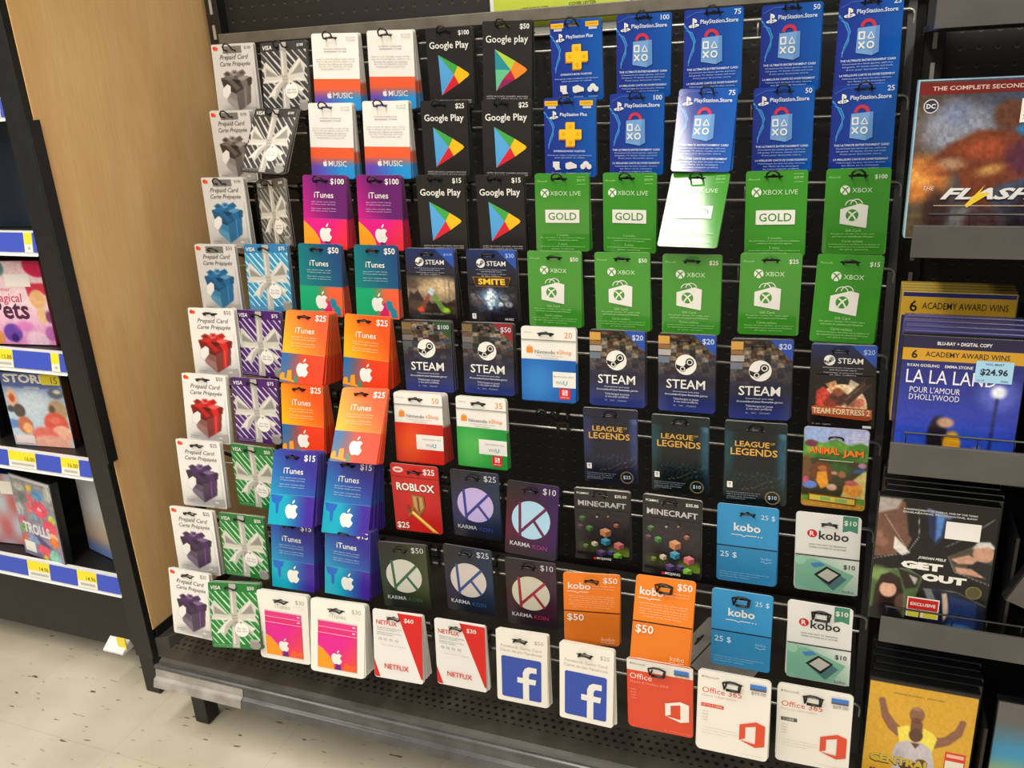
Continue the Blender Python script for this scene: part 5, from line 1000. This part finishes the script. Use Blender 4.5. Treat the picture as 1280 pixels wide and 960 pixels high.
def storks(a):
    a.soft('cover', 0, 0, 1, 1, 60, 76, lambda u, v: mixc((120, 140, 196), (196, 214, 228), v*2), [
        ('p',[(-.1,-.1),(1.1,-.1),(1.1,.17),(.5,.22),(-.1,.18)],(96,112,176),.08), ('e',.45,.38,.3,.16,(216,228,236,.8),.3), ('e',.12,.36,.09,.16,(226,190,160),.06), ('e',.12,.35,.05,.06,(206,90,60),.06), ('e',.20,.52,.10,.10,(96,84,80),.06), ('e',.06,.50,.06,.05,(80,84,90),.05), ('p',[(-.1,.62),(.16,.66),(.12,.76),(-.1,.78)],(110,146,206),.05), ('e',.88,.26,.13,.08,(110,114,126),.07), ('e',.90,.24,.06,.03,(226,222,220),.05), ('e',.85,.50,.16,.16,(186,160,124),.10), ('e',.76,.48,.05,.06,(110,84,70),.06), ('e',.25,.72,.13,.13,(200,120,90),.07), ('e',.28,.76,.08,.08,(240,190,130),.06), ('e',.78,.68,.20,.17,(222,96,78),.08), ('e',.78,.63,.10,.05,(240,140,120,.7),.08), ('e',.85,.82,.17,.13,(244,190,164),.06), ('e',.55,.86,.22,.14,(232,120,110),.10), ('e',.6,.98,.36,.14,(244,186,166),.10), ('e',.1,.98,.25,.12,(200,196,206),.08)], .06, 2)
    a.text('title', 'STORKS', .48, .085, .88, (60, 70, 130), bold=.10, hgt=.13); a.text('title', 'STORKS', .48, .08, .87, WHITE, bold=.07, hgt=.12); a.text('fine_print', 'CIGOGNES', .5, .20, .25, WHITE, bold=.02); a.rect('yellow_sticker', .68, .01, .99, .15, (240, 224, 50)); a.text('yellow_sticker', '15', .9, .09, .1, (110, 100, 40)); a.rect('white_sticker', .04, .86, .36, .97, (240, 226, 226))
disc_case('movie_case', 'movie', 'blue sky movie case with yellow sticker on left shelving', -1.262, -1.142, .935, -.541, -.413, storks, .014, .03, .1, None, 'movies on the left shelving')
disc_case('movie_case', 'movie', 'orange-red movie case half hidden behind the black front trim', -1.175, -1.085, .975, -.541, -.43, cover(lambda u, v: mixc((206, 150, 70), (190, 40, 36), v*1.5-.4+.4*math.sin(u*14))), .014, .03, -.35, None, 'movies on the left shelving')
disc_case('movie_case', 'movie', 'pale yellow-edged movie case at the photo\'s left edge, third shelf', -1.45, -1.31, .935, -.541, -.41, cover(lambda u, v: mixc((226, 222, 190), (190, 170, 90), v)), .014, .03, .1, None, 'movies on the left shelving')
def trolls(a):
    a.soft('cover', 0, 0, 1, 1, 60, 76, lambda u, v: mixc((150, 150, 150), (150, 140, 170), v), [
        ('e',.24,.26,.13,.10,(120,126,120),.08), ('e',.20,.14,.12,.06,(190,190,186),.08), ('e',.9,.14,.08,.12,(190,190,186),.08), ('e',.10,.42,.1,.1,(184,182,184),.1), ('e',.64,.18,.13,.09,(92,150,196),.05), ('e',.45,.12,.07,.055,(226,190,70),.04), ('p',[(.34,.18),(.52,.24),(.46,.31),(.36,.28)],(232,100,120),.04), ('e',.62,.36,.19,.14,(226,84,110),.05), ('e',.36,.37,.07,.09,(232,110,126),.04), ('e',.62,.36,.05,.03,(250,190,190),.03), ('e',.45,.48,.08,.05,(120,170,190),.04), ('e',.88,.45,.08,.07,(190,210,80),.04), ('e',.80,.57,.17,.14,(228,84,104),.06), ('e',.82,.66,.13,.05,(244,196,150),.04), ('e',.84,.73,.12,.08,(238,132,50),.05), ('e',.12,.56,.10,.07,(206,104,120),.05), ('e',.12,.66,.10,.06,(136,196,84),.04), ('e',.12,.655,.07,.015,(70,120,60),.02), ('e',.1,.82,.1,.12,(214,110,90),.06), ('e',.3,.80,.15,.08,(130,160,200),.08), ('e',.55,.88,.17,.10,(226,84,110),.07), ('e',.78,.93,.13,.12,(134,202,180),.05), ('e',.55,.98,.06,.05,(226,214,60),.04), ('p',[(.30,.66),(.5,.72),(.78,.84),(.5,.82)],(90,80,130),.05)], .18, 3)
    a.text('title', 'TROLLS', .44, .645, .68, (90, 80, 120), bold=.10, hgt=.15); a.text('title', 'TROLLS', .44, .64, .67, (226, 224, 232), bold=.07, hgt=.14); a.rect('white_sticker', .05, .82, .32, .95, (240, 238, 230)); a.rect('wrapper_seam', .02, .01, .98, .04, (206, 208, 210))
disc_case('movie_case', 'movie', 'grey shrink-wrapped movie case with coloured pictures, lowest left shelf', -1.302, -1.186, .918, -.750, -.597, trolls, .014, .05, -.16, None, 'movies on the left shelving')
disc_case('movie_case', 'movie', 'navy-spined movie case at photo\'s left edge, lowest left shelf', -1.43, -1.318, .94, -.750, -.612, seq(cover(lambda u, v: mixc((190, 194, 206), (196, 110, 110), .5+.6*math.sin(u*12)*math.sin(v*9+1))), lambda a: a.rect('white_sticker', .7, .1, .99, .28, (240, 236, 226))), .035, .04, .1, mat('navy_case', (34, 44, 104), .3), 'movies on the left shelving')
disc_case('movie_case', 'movie', 'white and blue movie case against the black trim, lowest left shelf', -1.20, -1.095, .955, -.750, -.60, cover(lambda u, v: mixc(mixc((196, 196, 196), (190, 160, 130), (v-.4)*2), (110, 134, 190), (v-.78)*6)), .014, .04, -.25, None, 'movies on the left shelving')
disc_case('movie_case', 'movie', 'dark teal case standing on the second left shelf from the top', -1.30, -1.125, .96, -.185, -.03, cover(lambda u, v: mixc((34, 44, 58), (60, 74, 86), .5+.5*math.sin(u*7))), .02, .03, .1, mat('teal_case', (74, 104, 92), .35), 'movies on the left shelving')

# ------------------------------------------------------------------ movie rack at the right
mr = empty('movie_rack', G(.4, 1.05, -.97)); tag(mr, 'black tiered movie rack with smoked plastic lips, right of the cards', 'display rack'); IV = mr.matrix_world.inverted()
LIPS = [(.044, .012), (-.155, -.184), (-.372, -.405), (-.577, -.606), (-.815, -.845)]
for i, (zt, zb) in enumerate(LIPS):
    b = MB(); b.ubox((.068, .872, zb+.001), (.70, 1.275, zb+.008)); sh = b.build('shelf', M_blackp, mr, 0, IV)
    b = MB(); b.prism([(S*.868, S*(zt+ZF)), (S*.872, S*(zt+ZF)), (S*.874, S*(zb+ZF)), (S*.866, S*(zb+ZF))], S*(.056 if i < 3 else .0645), S*.70); b.build('smoked_lip', M_greyp, sh, .0005, IV)
    b = MB()
    b.tube([G(.068, .877, zt+.009), G(.70, .877, zt+.009)], .0012*S, 5)
    for k in range(20): b.tube([G(.070+.032*k, .877, zb+.008), G(.070+.032*k, .877, zt+.009)], .0008*S, 4)
    b.build('wire_fence', M_hook, sh, 0, IV)
    b = MB()
    for x in (.182,): b.ubox((x, .885, zb+.008), (x+.003, 1.05, zb+.135))
    b.build('divider', M_blackp, sh, 0, IV)
MG = 'movies on the right rack'
def flash(a):
    D = (118, 62, 40)
    a.soft('cover', 0, 0, 1, 1, 96, 110, lambda u, v: mixc((92, 74, 60), (74, 84, 112), u*1.3), [
        ('e',.34,.30,.30,.20,(150,156,172,.9),.35), ('e',.30,.20,.12,.10,(120,130,160,.7),.2), ('e',.95,.36,.22,.30,(44,130,190,.95),.35), ('e',.08,.62,.22,.20,(206,130,62,.9),.25), ('e',.06,.60,.10,.08,(240,176,90,.8),.15), ('e',.5,1.0,.8,.28,(40,38,44),.35), ('e',.5,.88,.22,.12,(150,146,142,.8),.25), ('e',.08,.92,.14,.16,(110,92,66,.8),.2),
        ('p',[(.12,.52),(.26,.40),(.48,.31),(.72,.30),(.94,.42),(1.0,.60),(.84,.62),(.66,.66),(.62,.80),(.44,.78),(.36,.58),(.22,.60)],D,.12), ('e',.54,.42,.16,.08,(166,84,50,.8),.18), ('e',.86,.48,.16,.14,(88,44,76,.8),.2), ('e',.30,.52,.10,.05,(196,170,140,.7),.12), ('e',.15,.56,.10,.06,(190,116,66,.8),.12), ('e',.70,.22,.12,.12,(104,66,50),.12), ('e',.60,.56,.10,.04,(206,170,96,.7),.10,-15), ('e',.22,.82,.10,.18,(64,40,40,.8),.14), ('e',.58,.90,.14,.14,(72,40,44,.8),.14), ('e',.9,.82,.09,.22,(50,36,50,.8),.14)], .18, 11)
    a.rect('top_band', 0, .012, 1, .085, (126, 40, 38)); a.text('top_band', 'THE COMPLETE SECOND SEASON', .56, .048, .92, (220, 196, 186), bold=.03, hgt=.026)
    a.circ('round_badge', .10, .155, .058, (206, 204, 206)); a.circ('round_badge', .10, .155, .049, (60, 62, 74)); a.text('round_badge', 'DC', .10, .155, .07, (226, 226, 230), bold=.05)
    a.text('title', 'THE', .15, .675, .09, (206, 206, 210), shear=.3); a.text('title', 'FLASH', .62, .715, .76, (40, 36, 40), bold=.10, shear=.4, hgt=.085); a.text('title', 'FLASH', .62, .71, .75, (226, 224, 222), bold=.06, shear=.4, hgt=.075); a.poly('title', [(.44,.785),(.58,.655),(.545,.705),(.63,.705),(.46,.80)], (240, 206, 60)); a.rect('title', .2, .785, .95, .789, (226, 200, 160))
    a.rect('white_sticker', .77, .125, 1.0, .27, (238, 234, 226)); a.text('white_sticker', '5', .80, .235, .02, (150, 150, 150))
disc_case('movie_case', 'movie', 'boxed season set with red top band and orange-blue cover, upper rack', .050, .160, .90, -.172, -.030, flash, .022, .02, 0, mat('light_blue_case', (150, 186, 206), .25), MG)
def academy(a):
    a.grad('cover', 0, 0, 1, 1, lambda u, v: mixc((40, 44, 110), (60, 60, 150), v), 4, 6)
    a.rect('gold_band', 0, .03, 1, .17, (204, 164, 52)); a.text('gold_band', '6', .10, .10, .07, (40, 34, 30), bold=.02); a.text('gold_band', 'ACADEMY AWARD WINS', .56, .095, .76, (60, 52, 40), bold=.01, hgt=.05)
def lala(a):
    a.soft('cover', 0, 0, 1, 1, 96, 110, lambda u, v: mixc((40, 40, 98), (58, 76, 188), v*1.4), [
        ('e',.5,1.05,.7,.35,(48,90,200,.8),.5), ('e',.82,.44,.16,.16,(120,130,220,.6),.25), ('e',.82,.42,.06,.06,(240,244,255),.10), ('l',[(.815,.48),(.80,1.0)],.03,(44,46,104,.8),.03),
        ('e',.36,.84,.085,.22,(36,32,42),.05), ('e',.49,.88,.075,.13,(226,166,40),.05), ('e',.42,.70,.07,.05,(206,164,136),.06), ('l',[(.56,.95),(.72,.885)],.018,(150,124,110),.03)], .08, 12)
    a.rect('top_band', 0, 0, 1, .09, (44, 40, 74)); a.text('top_band', 'BLU-RAY + DIGITAL COPY', .5, .05, .44, WHITE, bold=.03, hgt=.028)
    a.rect('gold_band', 0, .095, 1, .195, (206, 158, 48)); a.text('gold_band', '6', .10, .145, .05, (40, 34, 30), bold=.04); a.text('gold_band', 'ACADEMY AWARD WINS', .53, .14, .68, (60, 50, 40), bold=.015, hgt=.042)
    a.text('star_names', 'RYAN GOSLING    EMMA STONE', .32, .235, .54, WHITE, bold=.02); a.text('title', 'LA LA LAND', .42, .325, .74, (236, 232, 240), hgt=.11); a.text('title', 'POUR L\'AMOUR', .30, .435, .42, (226, 224, 236), hgt=.05); a.text('title', 'D\'HOLLYWOOD', .30, .495, .42, (226, 224, 236), hgt=.05)
    a.rect('blue_sticker', .61, .17, .91, .345, (170, 212, 238)); a.text('blue_sticker', 'WAL-MART', .76, .195, .15, (60, 80, 110), bold=.02); a.text('blue_sticker', '$24.96', .76, .26, .22, (40, 44, 60), bold=.05); a.text('blue_sticker', 'LA LA', .66, .325, .06, (70, 90, 120)); a.text('blue_sticker', 'Video', .85, .325, .06, (70, 90, 120))
disc_case('movie_case', 'movie', 'navy movie case with gold band and pale blue price sticker', .059, .170, .90, -.396, -.268, lala, .010, .03, 0, None, MG)
for i in range(4):
    disc_case('movie_case', 'movie', ['first', 'second', 'third', 'fourth'][i]+' clear-topped case behind the navy case with price sticker', .061+.002*(i % 2), .171+.002*(i % 2), .914+.0145*i, -.396, -.267+.001*i, None, .010, .03, 0, mat('violet_case', (74, 72, 128), .2), MG)
for i in range(4):
    disc_case('movie_case', 'movie', ['gold-banded case at the front of', 'second gold-banded case of', 'third gold-banded case of', 'rearmost gold-banded case of'][i]+' the taller row behind the navy case', .060, .170, .992+.009*i, -.396, -.247+.0008*i, academy, .010, .03, 0, mat('gold_case', (176, 150, 66), .3), MG)
def getout(a):
    K = (24, 23, 25)
    a.soft('cover', 0, 0, 1, 1, 96, 120, K, [
        ('e',.08,.25,.14,.06,(84,58,50,.8),.08), ('p',[(-.1,.02),(.24,.02),(.37,.10),(.33,.26),(.28,.38),(.16,.46),(-.1,.50)],(120,86,72),.01), ('p',[(-.1,.0),(.20,.0),(.16,.08),(-.1,.16)],(176,166,160),.06), ('p',[(.22,.0),(.40,.04),(.36,.34),(.28,.28)],K,.05), ('e',.05,.36,.06,.05,(150,108,92),.05), ('e',.03,.30,.03,.04,(166,124,106,.8),.05), ('p',[(.16,.30),(.31,.42),(.24,.45),(.16,.40)],(226,222,216),.02), ('l',[(.06,.14),(.30,.42)],.006,(180,174,168),.008),
        ('p',[(.41,.05),(.63,.10),(.60,.22),(.52,.34),(.45,.26)],(34,50,92),.01), ('p',[(.49,.07),(.57,.09),(.55,.26),(.51,.30)],(90,140,206),.05), ('p',[(.41,.05),(.63,.10),(.60,.12),(.42,.08)],(120,130,160),.03),
        ('p',[(.63,.41),(.84,.30),(1.02,.28),(1.02,.60),(.70,.53)],(84,78,68),.01), ('e',.92,.36,.09,.085,(206,160,136),.03), ('p',[(.82,.33),(.86,.27),(.96,.26),(1.02,.32),(.94,.30)],(214,212,208),.03), ('p',[(.80,.46),(.88,.42),(1.02,.44),(1.02,.60),(.80,.54)],(38,40,48),.02), ('p',[(.66,.43),(.80,.38),(.88,.41),(.84,.45),(.72,.46)],(206,160,136),.02), ('p',[(.70,.49),(.84,.49),(.96,.55),(.72,.535)],(206,160,136),.02),
        ('p',[(-.1,.60),(.30,.55),(.44,.61),(.38,.84),(.28,1.02),(-.1,1.02)],(84,110,64),.01), ('e',.05,.62,.1,.08,(140,166,96,.8),.12), ('p',[(.04,.72),(.08,.63),(.16,.60),(.25,.64),(.29,.76),(.30,.92),(.02,.94)],(52,36,32),.02), ('e',.15,.745,.075,.085,(226,180,154),.025), ('p',[(.06,.72),(.10,.65),(.20,.65),(.25,.72),(.20,.695),(.10,.695)],(52,36,32),.02), ('p',[(.22,.56),(.42,.60),(.40,.70),(.30,.72)],(44,38,38),.04), ('p',[(.32,.60),(.40,.62),(.38,.68)],(186,178,172),.02), ('p',[(.0,.92),(.1,.86),(.24,.86),(.34,1.02),(.0,1.02)],(32,28,34),.03), ('e',.28,.84,.06,.10,(150,120,100,.6),.06),
        ('p',[(.46,.70),(.56,.67),(.74,.70),(.98,.77),(1.02,1.02),(.52,1.02)],(30,36,56),.01), ('p',[(.46,.70),(.52,.69),(.62,.86),(.58,.94)],(120,120,124),.02), ('p',[(.62,.72),(.66,.71),(.70,.86),(.66,.95)],(206,180,160),.02), ('p',[(.68,.72),(.92,.76),(.94,1.0),(.70,1.0)],(40,58,104),.05), ('e',.8,1.0,.14,.06,(70,130,190,.8),.06),
        ('l',[(.34,.06),(.37,.28),(.30,.40)],.006,(170,168,166),.006), ('l',[(.60,.34),(.78,.24),(.97,.08)],.006,(150,148,146),.006), ('l',[(.63,.41),(.70,.53),(1.0,.60)],.006,(150,148,146),.006), ('l',[(.46,.70),(.74,.69),(1.0,.78)],.006,(130,128,126),.006), ('l',[(.0,.50),(.30,.42)],.006,(150,148,146),.006), ('l',[(.0,.60),(.30,.55),(.44,.61)],.006,(130,128,126),.006)], .10, 13)
    a.text('fine_print', 'JORDAN PEELE', .50, .45, .24, (224, 222, 218), bold=.05, shear=.2)
    for v, t in ((.075, 'A DARING NIGHT OF THRILLS, ONE OF THE YEARS'), (.098, 'EXHILARATING, PROVOCATIVE, RAW')): a.text('fine_print', t, .52, v, .62, (206, 206, 206), bold=.06, hgt=.016)
    a.text('title', 'GET', .42, .515, .36, WHITE, bold=.12, hgt=.062); a.text('title', 'OUT', .62, .60, .38, WHITE, bold=.12, hgt=.062)
    a.rect('white_sticker', .58, .135, .87, .27, (240, 238, 232)); a.circ('round_badge', .88, .675, .07, (116, 108, 60)); a.circ('round_badge', .88, .675, .055, (90, 84, 50)); a.rect('red_sticker', .33, .775, .61, .94, (236, 232, 224)); a.rect('red_sticker', .34, .785, .60, .875, (206, 50, 46)); a.rect('red_sticker', .34, .885, .46, .935, (220, 210, 70)); a.rect('red_sticker', .48, .885, .60, .935, (220, 210, 70)); a.text('red_sticker', 'EXCLUSIVE', .47, .83, .22, WHITE, bold=.05)
disc_case('movie_case', 'movie', 'black movie case with shard pattern and white two-word title', .052, .168, .90, -.597, -.447, getout, .012, .03, 0, None, MG)
for i in range(6):
    disc_case('movie_case', 'movie', ['first', 'second', 'third', 'fourth', 'fifth', 'sixth'][i]+' black case behind the shard pattern case', .058+.003*(i % 2), .172+.002*(i % 2), .914+.012*i, -.597, -.446+.001*i, None, .011, .03, 0, None, MG)
def central(a):
    sk, sk2 = (150, 106, 84), (104, 72, 58)
    a.soft('cover', 0, .0, 1, 1, 96, 120, (222, 174, 62), [
        ('p',[(-.1,-.1),(1.1,-.1),(1.1,.03),(-.1,.03)],(40,36,34),.005),
        ('p',[(.10,.19),(.16,.18),(.20,.28),(.28,.36),(.35,.40),(.31,.48),(.22,.43),(.14,.33)],sk,.012), ('e',.13,.185,.035,.035,sk,.012), ('p',[(.62,.44),(.74,.41),(.83,.33),(.86,.26),(.92,.26),(.90,.37),(.80,.47),(.66,.53)],sk,.012), ('e',.89,.26,.035,.035,sk,.012), 
        ('p',[(.30,.40),(.38,.37),(.46,.36),(.56,.37),(.64,.40),(.68,.44),(.64,.60),(.62,.75),(.36,.75),(.34,.56)],(244,226,96),.012), ('e',.47,.26,.072,.095,sk,.015), ('p',[(.42,.32),(.53,.32),(.54,.40),(.42,.40)],(130,90,70),.02), ('e',.47,.31,.05,.035,(110,76,62,.8),.03), ('e',.46,.21,.04,.02,(190,150,128,.7),.04),
        ('p',[(.28,.62),(.31,.54),(.40,.50),(.56,.50),(.64,.55),(.68,.66),(.70,.86),(.30,.86)],(204,196,200),.012), ('e',.34,.66,.05,.10,(176,168,176,.8),.08), ('e',.48,.44,.066,.085,sk2,.015), ('p',[(.44,.51),(.53,.51),(.49,.56)],sk2,.015), ('p',[(.34,.72),(.46,.68),(.60,.70),(.66,.76),(.52,.78),(.38,.77)],sk2,.015), ('e',.56,.67,.05,.035,sk2,.02)], .05, 14)
    a.text('star_names', 'DWAYNE JOHNSON     KEVIN HART', .47, .105, .48, (150, 122, 60), bold=.04)
    a.text('title', 'CENTRAL', .36, .705, .60, (60, 50, 34), bold=.12, hgt=.085); a.text('title', 'CENTRAL', .36, .70, .59, (206, 180, 74), bold=.09, hgt=.075); a.text('title', 'INTELLIGENCE', .5, .83, .84, (90, 74, 40), bold=.05, hgt=.06)
    a.rect('red_sticker', .77, .53, .96, .70, (220, 70, 50)); a.rect('red_sticker', .78, .605, .95, .69, (236, 226, 210)); a.rect('red_sticker', .785, .545, .945, .575, (240, 190, 170)); a.rect('purple_label', .66, .735, .99, .755, (70, 60, 140)); a.rect('purple_label', .66, .755, .99, .79, (226, 222, 220))
disc_case('movie_case', 'movie', 'yellow movie case showing two men, at the bottom right', .062, .176, .90, -.836, -.678, central, .012, .03, 0, None, MG)
for i in range(5):
    disc_case('movie_case', 'movie', ['first', 'second', 'third', 'fourth', 'fifth'][i]+' black case behind the yellow case showing two men', .066+.003*(i % 2), .180+.002*(i % 2), .914+.0125*i, -.836, -.677+.001*i, None, .011, .03, 0, None, MG)
disc_case('movie_case', 'movie', 'grey movie case slumped sideways right of the shard pattern case', .224, .334, .89, -.57, -.44, seq(cover(lambda u, v: mixc((120, 114, 104), (90, 86, 80), v)), lambda a: (a.text('title', 'THE', .3, .6, .4, WHITE, bold=.02), a.circ('red_badge', .12, .2, .07, (206, 40, 40)))), .012, .03, .15, None, MG, tilt=.42)
disc_case('movie_case', 'movie', 'blue and yellow movie case right of the yellow case', .193, .305, .90, -.836, -.68, cover(lambda u, v: mixc(mixc((110, 106, 100), (70, 150, 190), (v-.15)*4), (206, 190, 90), (v-.45)*4)), .012, .03, 0, None, MG)
